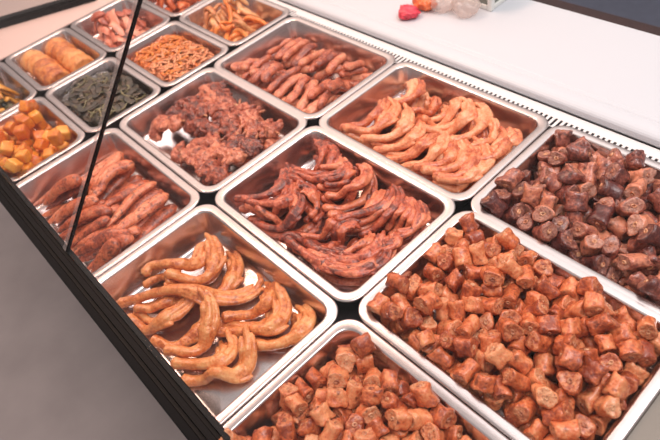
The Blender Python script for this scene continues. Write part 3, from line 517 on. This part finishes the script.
"dark":[[4,-70,44,12,157,27,4],[1,117,-43,14,157,-44,-223],[0,76,28,13,157,73,7],[3,87,-86,14,157,-244,-23],[4,-137,-40,13,-314,0,-67],[0,-97,-24,15,0,314,133],[5,8,-75,14,-157,-74,34],[4,-44,32,12,157,-25,-13],[3,-43,-40,14,0,314,88],[0,15,35,14,-157,-117,-189],[1,110,78,13,157,78,-25],[4,74,87,12,-157,-290,16],[4,13,-26,17,-108,292,-39],[5,-112,87,16,0,0,-172],[3,33,-64,14,0,0,216],[3,-38,-84,13,-157,-23,-264],[0,89,-6,13,-157,73,126],[2,-140,-82,17,0,314,-126],[0,-106,13,13,-157,24,-258],[3,115,32,15,-157,126,149],[2,64,-72,12,157,-185,-23],[3,-13,76,13,-157,292,21],[4,49,83,12,-157,75,16],[4,-48,91,12,-157,-25,157],[2,-102,-84,12,157,185,93],[2,37,-38,17,314,0,81],[0,48,18,13,-157,24,-150],[5,-80,73,13,157,-24,152],[0,89,-88,41,-207,-57,-127],[5,-120,60,19,-110,-22,-215],[2,140,26,13,-157,192,-8],[5,-85,66,39,-155,-41,141],[5,132,-21,14,-157,-75,-223],[1,55,-70,37,150,-118,-10],[4,-92,36,22,32,114,-91],[4,-8,-92,28,59,-14,181],[4,-51,41,36,225,114,-79],[5,64,-37,13,-157,-27,7],[3,-134,33,13,157,-10,252],[2,-106,-27,43,157,75,126],[0,19,5,14,157,128,163],[4,-19,-51,12,157,25,-193],[5,-100,-58,28,-60,-84,226],[5,17,49,36,-124,-5,-271],[1,140,-83,13,-157,-78,0],[0,140,86,13,-157,-15,-2],[5,105,5,34,-110,69,214],[3,-132,-45,41,-314,0,-139],[1,54,-9,13,-157,31,164],[4,-145,-74,47,0,314,74],[2,-28,77,34,-165,-213,19],[0,92,91,30,-134,263,7],[0,-65,-63,15,-314,0,72],[1,89,28,35,144,-239,34],[3,21,87,13,-157,-23,16],[4,-52,77,34,-55,-278,-52],[1,89,-31,25,235,11,-129],[0,131,89,39,27,286,76],[5,-80,94,36,24,189,17],[4,-37,18,36,-24,-293,75],[5,-52,63,56,96,-3,-277],[0,-69,-36,33,-232,-36,150],[0,17,-10,36,-136,68,153],[0,88,99,55,-77,119,-75],[2,-48,1,12,157,75,-177],[5,-91,39,49,-200,18,-23],[5,-27,-93,46,287,55,-30],[4,55,-28,44,-24,-259,96],[3,-13,7,13,157,-22,14],[3,29,-63,42,314,0,-115],[0,-80,-3,31,-59,-254,38],[5,47,45,16,0,0,-68],[0,31,96,43,245,52,-86],[1,94,-60,18,36,-232,-74],[0,4,82,33,-159,12,18],[0,-128,29,38,176,-19,190],[4,114,38,41,-274,123,-69],[4,-146,50,37,16,304,82],[0,141,-6,34,-125,27,165],[5,-107,-49,58,271,45,103],[4,146,-90,38,157,-62,0],[5,-133,-7,14,157,30,100],[3,-115,-85,41,249,21,-117],[3,144,21,38,-156,-64,-1],[5,-16,43,18,-15,14,126],[5,116,97,66,-38,-7,138],[3,-29,53,66,-57,-46,145],[1,108,-64,41,-134,-75,-28],[0,-145,-19,42,302,-16,28],[1,-24,-68,31,86,97,-288],[5,-8,79,56,-220,19,158],[0,136,57,13,156,52,-163],[0,-54,5,55,35,-249,-100],[0,-119,3,37,-48,36,2],[0,-137,78,35,219,46,-205],[0,66,77,42,-57,-257,18],[3,75,-46,41,149,213,65],[0,146,-32,43,-2,18,-29],[2,-85,-92,45,-27,50,-207],[2,56,92,59,-89,72,-299],[5,126,15,58,64,-208,-186],[2,-80,-50,52,52,-66,-215],[3,4,-47,33,-99,285,-36],[5,-35,-17,36,143,73,102],[5,41,-6,56,42,95,-137],[3,-110,91,51,53,-213,36],[2,-16,1,42,0,-14,15],[2,43,-94,25,42,-249,-82],[1,36,69,36,120,-206,-75],[4,-100,-9,58,71,77,-214],[2,-67,37,59,201,16,53],[3,114,-89,22,-109,67,15],[4,139,53,38,121,-105,-196],[2,-142,-98,54,-234,22,-160],[3,138,-60,34,-67,213,-48],[4,68,47,43,36,-289,-90],[4,-14,-24,13,157,-107,-22],[3,-67,-16,55,276,74,-102],[0,-98,65,66,203,142,-74],[4,74,59,13,157,129,-171],[1,-83,12,66,23,-86,-231],[3,107,-99,61,-95,84,214],[1,69,18,51,-127,37,22],[0,-149,-47,66,167,-18,0],[3,78,-9,41,6,180,-105],[2,120,-38,43,-14,6,-22],[4,-37,-44,46,-65,-52,7],[2,27,-97,42,68,-37,179],[1,97,60,35,-53,-30,-139],[0,-64,-93,21,-26,-43,-291],[5,-72,-77,65,78,-6,56],[4,-147,95,53,258,-12,26],[0,-51,97,52,211,6,149],[1,118,64,56,133,13,-209],[2,-123,49,54,-88,-14,306],[0,66,-23,67,-96,-26,207],[3,1,20,41,-23,-50,286],[4,-12,-62,53,-90,37,272],[0,-25,26,60,123,-44,-126],[0,3,49,60,187,-231,-10],[3,41,19,38,-157,-22,137],[5,41,50,56,-289,-105,-55],[3,-51,-69,44,-43,-5,-203],[0,-54,-98,53,39,-264,-97],[3,16,9,62,53,15,57],[1,-24,96,67,24,92,255],[3,-46,-30,67,241,38,104],[2,67,-74,59,-126,17,264],[2,-7,-26,56,156,67,18],[4,8,-78,53,-28,-304,97]],
"cube":[[2,51,-49,12,109,157,0],[1,87,4,13,0,0,-227],[2,-47,52,12,-311,157,0],[2,-15,58,12,-314,0,157],[1,87,46,13,0,-314,78],[2,47,11,12,91,157,-100],[2,-87,-41,12,157,0,-57],[2,88,-43,12,-74,157,-138],[0,-91,49,11,0,314,1],[3,-8,-6,14,33,157,0],[0,-11,-51,13,-85,157,57],[2,44,43,12,-157,0,80],[1,-65,3,18,0,112,292],[1,-33,15,13,-157,0,175],[0,-58,-51,13,-58,157,45],[2,40,-14,25,131,-71,-191],[2,14,47,16,-175,-26,-15],[0,-2,-7,39,-157,0,-96],[2,-63,-53,38,-312,-2,26],[1,92,-41,37,118,157,-114],[0,-31,-44,34,-152,262,-5],[0,-85,49,34,0,0,-66],[0,23,-42,12,157,0,145],[3,97,43,40,251,157,-47],[3,93,13,39,0,-314,-51],[1,-35,16,39,157,0,-162],[1,-93,7,29,-201,77,-38],[1,52,57,37,114,-3,-99],[2,-47,46,35,0,0,-259],[3,-90,-62,36,51,-125,-214],[2,83,-30,62,152,-1,70],[2,67,30,29,-187,66,77],[2,-39,47,59,-47,-157,52],[1,-90,56,58,-89,157,0],[1,9,-62,36,179,-54,-11],[3,-26,22,65,-24,157,0],[1,-3,26,31,117,-37,-174],[3,-67,-65,60,154,2,312],[1,24,-29,41,174,-72,-191],[3,-77,20,46,34,-233,-24],[0,-42,-41,56,70,-209,-15],[1,-2,1,64,0,0,-55],[0,-99,-68,60,-56,189,-214],[3,95,42,68,-200,-157,-27],[1,73,62,56,65,-114,60],[0,22,-45,62,43,72,123],[1,-72,-65,85,-17,154,102],[2,-37,-18,12,0,0,150],[0,-67,45,76,-132,-69,207],[3,72,-16,31,204,-54,9],[2,85,66,78,186,-114,60],[0,-108,-71,85,-110,-189,101],[3,-4,0,89,157,0,306],[3,100,-56,66,-83,-52,-280],[2,-8,-37,49,57,45,-307],[1,18,14,17,0,35,-32],[2,-36,49,82,-127,-157,52],[0,36,-65,42,21,-54,-11],[2,90,38,93,238,157,-30],[0,-57,19,60,86,13,167],[2,-40,-12,36,0,-305,-162],[1,55,-23,55,179,-181,77],[1,67,-60,47,-89,-257,-115],[3,-66,-23,33,-162,-100,173],[2,29,38,40,82,38,-119],[1,-97,-19,34,124,-24,2],[2,-14,-67,53,215,122,56],[0,91,72,100,-30,-283,140],[2,-3,-2,112,305,157,0],[2,42,15,40,156,45,-119],[0,-43,-9,62,-107,-172,154],[0,92,42,118,-125,-157,-18],[2,-35,52,106,257,157,55],[1,107,-74,94,-48,198,-44]]}

def shifted(fl, cx, cy, a):
    q = np.array(fl, float).reshape(-1, 2); q -= (q.max(0) + q.min(0)) / 2; q = q @ np.array([[math.cos(a), math.sin(a)], [-math.sin(a), math.cos(a)]])
    m = np.abs(q).max(0); q += np.array([max(-147 + m[0], min(147 - m[0], cx)), max(-98 + m[1], min(98 - m[1], cy))]); return [float(v) for v in q.ravel()]
def nested(fl, inside, k):
    q = np.array(fl, float).reshape(-1, 2); T = np.gradient(q, axis=0); N_ = np.c_[-T[:, 1], T[:, 0]]; N_ /= np.linalg.norm(N_, axis=1)[:, None]
    q = q + N_ * inside; c = (q.max(0) + q.min(0)) / 2; return shifted([float(v) for v in q.ravel()], c[0] + (k % 3 - 1) * 4, c[1] + (k % 5 - 2) * 2, .05 * (k % 3 - 1))
def feet(c, r, key, mat, what, where, grp, rows, thick=1.0, every=99, inside=()):
    h = Heap(*big_c(c, r), .151, .101); L = []
    src = DATA[key]; seq = []
    for k, fl in enumerate(src):
        if k % every == 0: seq += [nested(fl, m, k + int(m)) for m in inside]
    for k, fl in enumerate(seq + src):
        L.append(tag(foot(h, fl, mat, k + 40 * c + 11 * r, thick), None, 'braised foot', grp))
    order_labels(L, rows, what, where); return h
feet(1, 2, 'pale_near', pale_m, 'pale golden braised foot', 'near tray of pale feet', 'pale feet in the near tray', 3, 1.0, 2, (13,))
feet(1, 0, 'pale_back', back_m, 'tan braised foot', 'back tray of tan feet', 'tan feet in the back tray', 3, .92, 1, (15, -12))
feet(1, 1, 'dark_feet', darkfoot_m, 'dark red braised foot', 'middle tray of feet', 'dark feet in the middle tray', 3, .82, 1, (12, -11))

h = Heap(*big_c(0, 2), .151, .101); L = []
SP = [shifted(DATA['strips'][i % 6], x, 48, 0) for i, x in enumerate((-110, -88, -66, -44, -22, 0, 22, 44, 66, 88, 110))] + [shifted(DATA['strips'][7 + i % 7], x, y, 0) for i, (x, y) in enumerate(((-100, -20), (-85, -62), (-95, -40), (-40, -40), (-50, -75), (0, -70), (10, -25), (30, -45), (50, -88), (70, -70), (85, -35), (95, -60)))]
for k, fl in enumerate(SP + DATA['strips']):
    L.append(tag(strip(h, pts(fl), strip_m, k, 'meat_strip', .0138, .0085, ([0, .03, .12, .35, .7, .93, 1], [.25, .65, .95, 1, .8, .45, .12]), .9, .14, stiff=True), None, 'meat strip', 'long speckled strips'))
order_labels(L, 2, 'long speckled meat strip', 'strip tray')
h = Heap(*big_c(0, 0), .151, .101); L = []
rg = random.Random(2); wp = [shifted([-26, -22, 26, 22], x + rg.uniform(-8, 8), y + rg.uniform(-6, 6), rg.uniform(-.3, .3)) for y in (76, 28, -28, -78) for x in (-132, -106, -80, -54, -28, -2, 24, 50, 76, 102, 130)]
for k, fl in enumerate(wp + DATA['wings']):
    rg = random.Random(k); p = pts(fl); m = [(p[0][0] + p[-1][0]) / 2 + rg.uniform(-.005, .005), (p[0][1] + p[-1][1]) / 2 + rg.uniform(-.005, .005)]
    L.append(tag(strip(h, [p[0], m, p[-1]], wing_m, k + 60, 'wing_strip', rg.uniform(.0090, .0125), rg.uniform(.0068, .0090), ([0, .05, .2, .5, .8, .95, 1], [.3, .8, 1, .85, 1, .75, .25]), .9, .24, stiff=True), None, 'wing strip', 'braised wing strips'))
order_labels(L, 3, 'brown braised wing strip', 'wing tray')

# bony carcass pieces: lumpy meat with bare rib ends
lump = bpy.data.textures.new('lump_noise', 'CLOUDS'); lump.noise_scale = .011; lump.noise_depth = 3
h = Heap(*big_c(0, 1), .151, .101); L = []
CP = [shifted(DATA['carcass'][i % 8], x, y, i * .9) for i, (x, y) in enumerate(((-100, 60), (-40, 62), (25, 60), (95, 58), (-20, 10), (45, 0), (105, -5), (-85, 15), (20, -55), (90, -60), (55, -70)))]
for k, fl in enumerate(CP + DATA['carcass']):
    rg = random.Random(k + 5); P, Ln = spline(pts(fl), 16); t = np.linspace(0, 1, 16)
    r = np.array([.013 + .006 * noise.noise(Vector((k * 2.3, i * .45, 0))) for i in range(16)]) * np.interp(t, [0, .1, .9, 1], [.5, 1, 1, .45]) * 1.3
    z = np.minimum(rest(h, P, r * .8, r * .85, 8, 0, .010), .040); z = np.maximum(z, r * .95 + .004); bm = bmesh.new(); sweep(bm, P, z, r, r * .85, None, 10, .3, k)
    T = np.gradient(P, axis=0); Nn = np.c_[-T[:, 1], T[:, 0]]; Nn /= np.linalg.norm(Nn, axis=1)[:, None]
    for i in range(2, 15, 2):
        sd = rg.choice((-1, 1)); q = P[i] + Nn[i] * sd * r[i] * .8
        e = P[i] + Nn[i] * sd * r[i] * rg.uniform(1.5, 2.1) + T[i] * rg.uniform(-.6, .6)
        u = np.linspace(0, 1, 5)[:, None]; lp = q * (1 - u) + e * u; rr = np.interp(u[:, 0], [0, .7, 1], [.007, .0055, .002])
        zz = np.full(5, z[i]) + np.linspace(.003, rg.uniform(-.004, .010), 5)
        sweep(bm, lp, zz, rr, rr, None, 8, .2, k + i)
    for i in range(16): h.put(P[i][0], P[i][1], z[i], r[i] * 1.35, r[i] * .8)
    o = centred('carcass_piece', bm, h, carc_m, .0016, 0, (lump, .006)); L.append(tag(o, None, 'carcass piece', 'bony carcass pieces'))
    i = 13; u = np.linspace(0, 1, 6); d = T[i] / np.linalg.norm(T[i])
    bp = P[i] + np.outer(u, d * .022 + Nn[i] * rg.uniform(-.008, .008)); bz = z[i] + .004 + u * .004
    bb = bmesh.new(); rr = np.interp(u, [0, .7, .88, 1], [.0026, .0024, .0036, .0018]); sweep(bb, bp, bz, rr, rr, None, 8, .1, k)
    off = Vector(o.location) - Vector((h.cx, h.cy, TF)); bmesh.ops.translate(bb, verts=bb.verts, vec=-off)
    b = build('rib_bone', bb, bone_m, o); b['label'] = 'bare pale rib end'
order_labels(L, 3, 'dark bony carcass piece', 'carcass tray')

# ------------------------------------------------------------------ chopped neck pieces and cubes, heaped
def neck_mesh(a, b, L, seed, mats):
    """A chopped segment: bulging lumpy skin, rims that curl over, slanted cut faces a little sunk."""
    bm = bmesh.new(); rg = random.Random(seed); n = 18; rings = []
    t0, t1 = rg.uniform(-.28, .28), rg.uniform(-.28, .28); ph = rg.uniform(0, 6)
    st = [(-.5, .42, 0), (-.5, .74, 0), (-.505, .9, 0), (-.47, 1.0, 1), (-.3, 1.02, 1), (-.1, .96, 1), (.1, .97, 1), (.3, 1.03, 1), (.47, 1.0, 1), (.505, .9, 0), (.5, .74, 0), (.5, .42, 0)]
    for f, s, _ in st:
        ring = []
        for k in range(n):
            g = 2 * PI * k / n; r = s * (1 + .09 * math.cos(2 * g + ph) + .06 * math.cos(3 * g - ph))
            x, y = a * r * math.cos(g), b * r * math.sin(g); z = f * L + x * (t1 if f > 0 else t0) * abs(f) * 2
            p = Vector((x, y, z)); p *= 1 + .26 * noise.noise(p * 95 + Vector((seed * 4.7, 0, 0))) + .12 * noise.noise(p * 260 + Vector((0, seed * 2.1, 0)))
            ring.append(p)
        rings.append(ring)
    R = loft(bm, rings, False, False)
    for ring, zz in ((R[0], 1), (R[-1], -1)):
        c = sum((v.co for v in ring), Vector()) / n; c.z += zz * .0012; cv = bm.verts.new(c)
        for k in range(n): bm.faces.new((ring[k], ring[(k + 1) % n], cv))
    bmesh.ops.recalc_face_normals(bm, faces=bm.faces)
    bm.faces.ensure_lookup_table(); nb = 11 * n
    for i, f in enumerate(bm.faces):
        row = i // n if i < nb else 0
        f.material_index = 0 if (i < nb and 2 <= row <= 8) else 1
    me = bpy.data.meshes.new('neck'); bm.to_mesh(me); bm.free()
    for m in mats: me.materials.append(m)
    me.polygons.foreach_set('use_smooth', [True] * len(me.polygons))
    bm = bmesh.new()                                   # the bone that runs through it
    rings = []
    for s, z in ((.36, -.5 * L + .0012), (.42, -.5 * L - .0004), (.8, -.5 * L - .0008), (1, -.5 * L), (1, .5 * L), (.8, .5 * L + .0008), (.42, .5 * L + .0004), (.36, .5 * L - .0012)):
        rings.append([(a * .27 * s * math.cos(2 * PI * k / 10) * (1 + .3 * math.cos(2 * PI * k / 5)), b * .27 * s * math.sin(2 * PI * k / 10), z) for k in range(10)])
    loft(bm, rings)
    bmesh.ops.recalc_face_normals(bm, faces=bm.faces)
    mb = bpy.data.meshes.new('bone'); bm.to_mesh(mb); bm.free(); mb.materials.append(bone_m)
    mb.polygons.foreach_set('use_smooth', [True] * len(mb.polygons))
    return me, mb
VN = [(.0120,.0108,.0240),(.0128,.0116,.0210),(.0112,.0112,.0280),(.0132,.0112,.0250),(.0120,.0120,.0190),(.0108,.0104,.0270),(.0136,.0124,.0225)]
VD = [(.0138,.0124,.0300),(.0134,.0132,.0240),(.0124,.0116,.0330),(.0150,.0128,.0270),(.0128,.0120,.0260),(.0142,.0132,.0310)]
VC = [(.0125, .0115, .022), (.013, .0125, .026), (.0115, .0115, .023), (.0135, .011, .024)]
def heap_of(key, cxy, protos, name, label, cat, grp, skip=()):
    for i, (vi, x, y, z, a, b, c) in enumerate(DATA[key]):
        if i in skip or z > 76: continue
        me, mb = protos[vi]
        o = bpy.data.objects.new(name, me); COL.objects.link(o)
        o.location = (cxy[0] + x / 1000, cxy[1] + y / 1000, TF + z / 1000); o.rotation_euler = (a / 100, b / 100, c / 100)
        tag(o, label, cat, grp)
        if mb:
            p = bpy.data.objects.new('bone', mb); COL.objects.link(p); p.parent = o
necks = [neck_mesh(*v, i + 1, (neck_m, cut_m)) for i, v in enumerate(VN)]
darks = [neck_mesh(*v, i + 31, (dneck_m, dcut_m)) for i, v in enumerate(VD)]
SKIP = {"braised":[2,3,4,5,6,8,10,14,18,19,21,23,27,29,32,35,37,38,42,53,54,61,78,97,104,121,130,132,232],"near":[1,2,4,6,13,14,16,17,19,22,23,26,36,48,52,77,79,85,103,153,157],"dark":[7,8,15,23,27,48,55],"cube":[4,6,7,8,11,12,22,46,50,51,52,56,58,67,68,71,72,73]}
heap_of('braised', big_c(2, 1), necks, 'neck_piece', 'chopped orange brown neck piece heaped in the large right tray', 'neck piece', 'neck pieces in the right tray', SKIP.get('braised', ()))
heap_of('near', big_c(2, 2), necks, 'meat_chunk', 'orange brown chopped meat chunk heaped in the near corner tray', 'meat chunk', 'meat chunks in the near corner tray', SKIP.get('near', ()))
heap_of('dark', big_c(2, 0), darks, 'dark_neck_piece', 'chopped dark purplish neck piece heaped in the tray by the grille', 'neck piece', 'dark neck pieces in the back tray', SKIP.get('dark', ()))
cubes = []
for i, (a, b, c) in enumerate(VC):
    bm = bmesh.new(); add_box(bm, -a, a, -b, b, -c / 2, c / 2, .0042)
    for v in bm.verts: v.co *= 1 + .07 * noise.noise(v.co * 90 + Vector((i * 5, 0, 0)))
    bmesh.ops.recalc_face_normals(bm, faces=bm.faces)
    me = bpy.data.meshes.new('cube'); bm.to_mesh(me); bm.free(); me.materials.append(cube_m); me.polygons.foreach_set('use_smooth', [True] * len(me.polygons)); cubes.append((me, None))
heap_of('cube', small_c(1, 3), cubes, 'orange_cube', 'soft bright orange food cube heaped in the small tray by the bar', 'food cube', 'orange cubes', SKIP.get('cube', ()))

# ------------------------------------------------------------------ small trays of strips, slices, rolls, shreds and leaves
SX, SY = .104, .067
def scatter(c, r, n, seed, mk, spread=.92):
    h = Heap(*small_c(c, r), SX, SY); rg = random.Random(seed)
    for k in range(n):
        f = spread * (1 - .18 * k / n)
        while True:
            x, y = rg.uniform(-1, 1), rg.uniform(-1, 1)
            if x * x * x * x + y * y * y * y < 1: break
        mk(h, x * SX * f, y * SY * f, rg, k)
    return h
def arc(x, y, L, a, bend):
    c, s = math.cos(a), math.sin(a); lim = lambda v, m: max(-m, min(m, v))
    return [(lim(x + u * L * c - w * s, SX), lim(y + u * L * s + w * c, SY)) for u, w in ((-.5, -bend), (-.17, bend * .6), (.17, bend * .6), (.5, -bend))]
def fry(h, x, y, rg, k):
    o_ = rg.random() < (.55 if x > .03 else .2); L = rg.uniform(.045, .075)
    s = strip(h, arc(x * .9, y * .9, L, rg.uniform(-.9, 2.0), rg.uniform(-.012, .012)), fry_o if o_ else fry_m, k, 'food_strip', rg.uniform(.0065, .0095), rg.uniform(.005, .0075), None, .5, .2, 12, 8)
    tag(s, ('soft orange food strip in the small tray by the counter' if o_ else 'pale tan food strip in the small tray by the counter'), 'food strip', 'orange strips' if o_ else 'tan strips')
scatter(1, 0, 52, 4, fry)
def pink(h, x, y, rg, k):
    s = strip(h, arc(x * .95, y * .95, rg.uniform(.03, .05), rg.uniform(-.8, 1.2), rg.uniform(-.006, .006)), pink_m, k, 'pink_slice', rg.uniform(.008, .0125), rg.uniform(.003, .0045), None, .8, .25, 10, 10)
    tag(s, 'thin pink meat slice heaped in the small tray behind the orange shreds', 'meat slice', 'pink slices')
scatter(0, 1, 78, 8, pink)
def bit(h, x, y, rg, k):
    s = strip(h, arc(x * .95, y * .95, rg.uniform(.025, .04), rg.uniform(0, 3), rg.uniform(-.004, .004)), bit_m, k, 'orange_bit', rg.uniform(.008, .011), rg.uniform(.006, .008), None, .5, .35, 10, 10)
    tag(s, 'orange brown lumpy bit heaped in the far corner tray', 'food piece', 'orange brown bits')
scatter(0, 0, 45, 12, bit)
def veg(h, x, y, rg, k):
    g_ = rg.random() < .45
    s = strip(h, arc(x * .95, y * .95, rg.uniform(.025, .042), rg.uniform(0, 3), rg.uniform(-.006, .006)), grn_m if g_ else yel_m, k, 'vegetable_piece', rg.uniform(.007, .010), rg.uniform(.004, .006), None, .6, .3, 10, 10)
    tag(s, 'dark olive vegetable piece among the yellow ones' if g_ else 'yellow vegetable piece among the dark olive ones', 'vegetable', 'olive pieces' if g_ else 'yellow pieces')
scatter(0, 3, 115, 16, veg)

# shredded salad and leaves: nobody could count them
bm = bmesh.new()
def shred(h, x, y, rg, k):
    strip(h, arc(x, y, rg.uniform(.016, .034), rg.uniform(0, 3.1), rg.uniform(-.005, .005)), None, k, '', rg.uniform(.0026, .0044), rg.uniform(.0018, .0028), None, .3, .1, 8, 6, bm, 0 if (x < -.03 + rg.uniform(-.03, .03) or rg.random() < .12) else 1, .003)
h = scatter(1, 1, 1000, 21, shred, 1.16)
o = centred('shredded_salad', bm, h, [shred_a, shred_b], cap=.050); tag(o, 'heap of orange and peach shreds filling a small steel tray', 'shredded salad', kind='stuff')
bm = bmesh.new()
def leaf(h, x, y, rg, k):
    if rg.random() < .62: strip(h, arc(x * .95, y * .95, rg.uniform(.03, .06), rg.uniform(0, 3.1), rg.uniform(-.012, .012)), None, k, '', rg.uniform(.005, .010), .0013, None, .9, .3, 12, 8, bm, 0, .006)
    else: strip(h, arc(x * .9, y * .9, rg.uniform(.03, .06), rg.uniform(0, 3.1), rg.uniform(-.016, .016)), None, k, '', .0022, .0018, None, 0, .1, 12, 6, bm, 1, .005)
h = scatter(1, 2, 520, 25, leaf, 1.2)
o = centred('leafy_greens', bm, h, [leaf_m, stem_m], cap=.058); tag(o, 'tangle of dark green leaves and pale stems in a small tray', 'leafy greens', kind='stuff')

# golden rolls, sliced across, lying end to end in two rows
h = Heap(*small_c(0, 2), SX, SY); L = []
for row in (0, 1):
    y = (.034, -.034)[row]; x = -.098
    for k in range(5):
        rg = random.Random(k + 9 * row); ln = rg.uniform(.034, .040); bm = bmesh.new(); rings = []; tl = rg.uniform(-.16, .16)
        for f, s in ((-.5, .0), (-.5, .5), (-.5, .84), (-.45, .97), (-.2, 1.03), (.15, 1.02), (.45, .97), (.5, .84), (.5, .5), (.5, 0)):
            ring = []
            for j in range(16):
                a = 2 * PI * j / 16; q = Vector((f * ln * .97 + tl * s * .02 * math.sin(a) + (.002 * math.cos(s * 9) if abs(f) == .5 else 0), (.033) * max(s, .02) * math.cos(a), .029 * max(s, .02) * math.sin(a)))
                q *= 1 + .16 * noise.noise(q * 75 + Vector((k * 3 + row * 17, 0, 0))); ring.append(q)
            rings.append(ring)
        loft(bm, rings); bmesh.ops.translate(bm, verts=bm.verts, vec=(x + ln / 2, y + rg.uniform(-.002, .002), .0298))
        L.append(tag(centred('golden_roll', bm, h, roll_m, 0, 1), None, 'roll', 'golden rolls')); x += ln + .0008
order_labels(L, 2, 'golden rolled snack piece', 'roll tray')

# ------------------------------------------------------------------ things on the white counter
def film(name, cx, cy, sx, sy, hgt, mat, seed, pinch=.0):
    """A crumpled bag of thin film: a closed, creased pillow."""
    bm = bmesh.new(); bmesh.ops.create_icosphere(bm, subdivisions=4, radius=1)
    for v in bm.verts:
        p = v.co.copy(); q = Vector((p.x * sx, p.y * sy, max(0, (p.z + .75)) * hgt * .57))
        w_ = 1 + .28 * noise.noise(p * 2.3 + Vector((seed, 0, 0))) + .14 * (1 - abs(noise.noise(p * 5 + Vector((0, seed, 0)))) * 2)
        v.co = Vector((q.x * w_ * (1 - pinch * max(0, -p.x)), q.y * w_ * (1 - pinch * max(0, -p.x)), q.z * w_ + .0006))
    o = build(name, bm, mat); o.location = (cx, cy, CT); return o
o = film('red_packet', .273, .100, .030, .021, .020, red_m, 3, .75); tag(o, 'small crumpled red packet lying near the white counter edge', 'packet'); o.rotation_euler.z = .35
o = film('orange_packet', .288, .150, .026, .020, .030, orange_film, 8); tag(o, 'crumpled orange packet behind the red one on the counter', 'packet')
o = film('plastic_bag', .327, .168, .026, .028, .04, film_clear, 14); tag(o, 'clear plastic bag slumped next to the orange packet', 'plastic bag')
o = film('plastic_bag', .382, .172, .027, .022, .04, film_clear, 22); tag(o, 'clear plastic bag slumped against the white crate', 'plastic bag')

crate = tag(empty('plastic_crate', (.425 - .14, .206, CT)), 'white plastic crate with grey side panels on the counter', 'crate')
W_, D_, H_ = .14, .075, .10
bm = bmesh.new()
for x in (0, W_ - .012):
    for y in (0, D_ - .012): add_box(bm, x, x + .012, y, y + .012, 0, H_, .002)
for z in (0.0004, H_ - .012):
    add_box(bm, .0125, W_ - .0125, .001, .011, z, z + .011, .002); add_box(bm, .0125, W_ - .0125, D_ - .011, D_ - .001, z, z + .011, .002)
    add_box(bm, .001, .011, .0125, D_ - .0125, z, z + .011, .002); add_box(bm, W_ - .011, W_ - .001, .0125, D_ - .0125, z, z + .011, .002)
build('frame', bm, white_plastic, crate, False)
for nm, b_ in (('side_panel', (.0125, W_ - .0125, .004, .008)), ('side_panel', (.0125, W_ - .0125, D_ - .008, D_ - .004)), ('side_panel', (.004, .008, .0125, D_ - .0125)), ('side_panel', (W_ - .008, W_ - .004, .0125, D_ - .0125))):
    bm = bmesh.new(); add_box(bm, *b_, .0116, H_ - .0122); build(nm, bm, grey_mesh, crate, False)
bm = bmesh.new(); add_box(bm, .012, W_ - .012, .012, D_ - .012, .001, .004); build('bottom_panel', bm, white_plastic, crate, False)
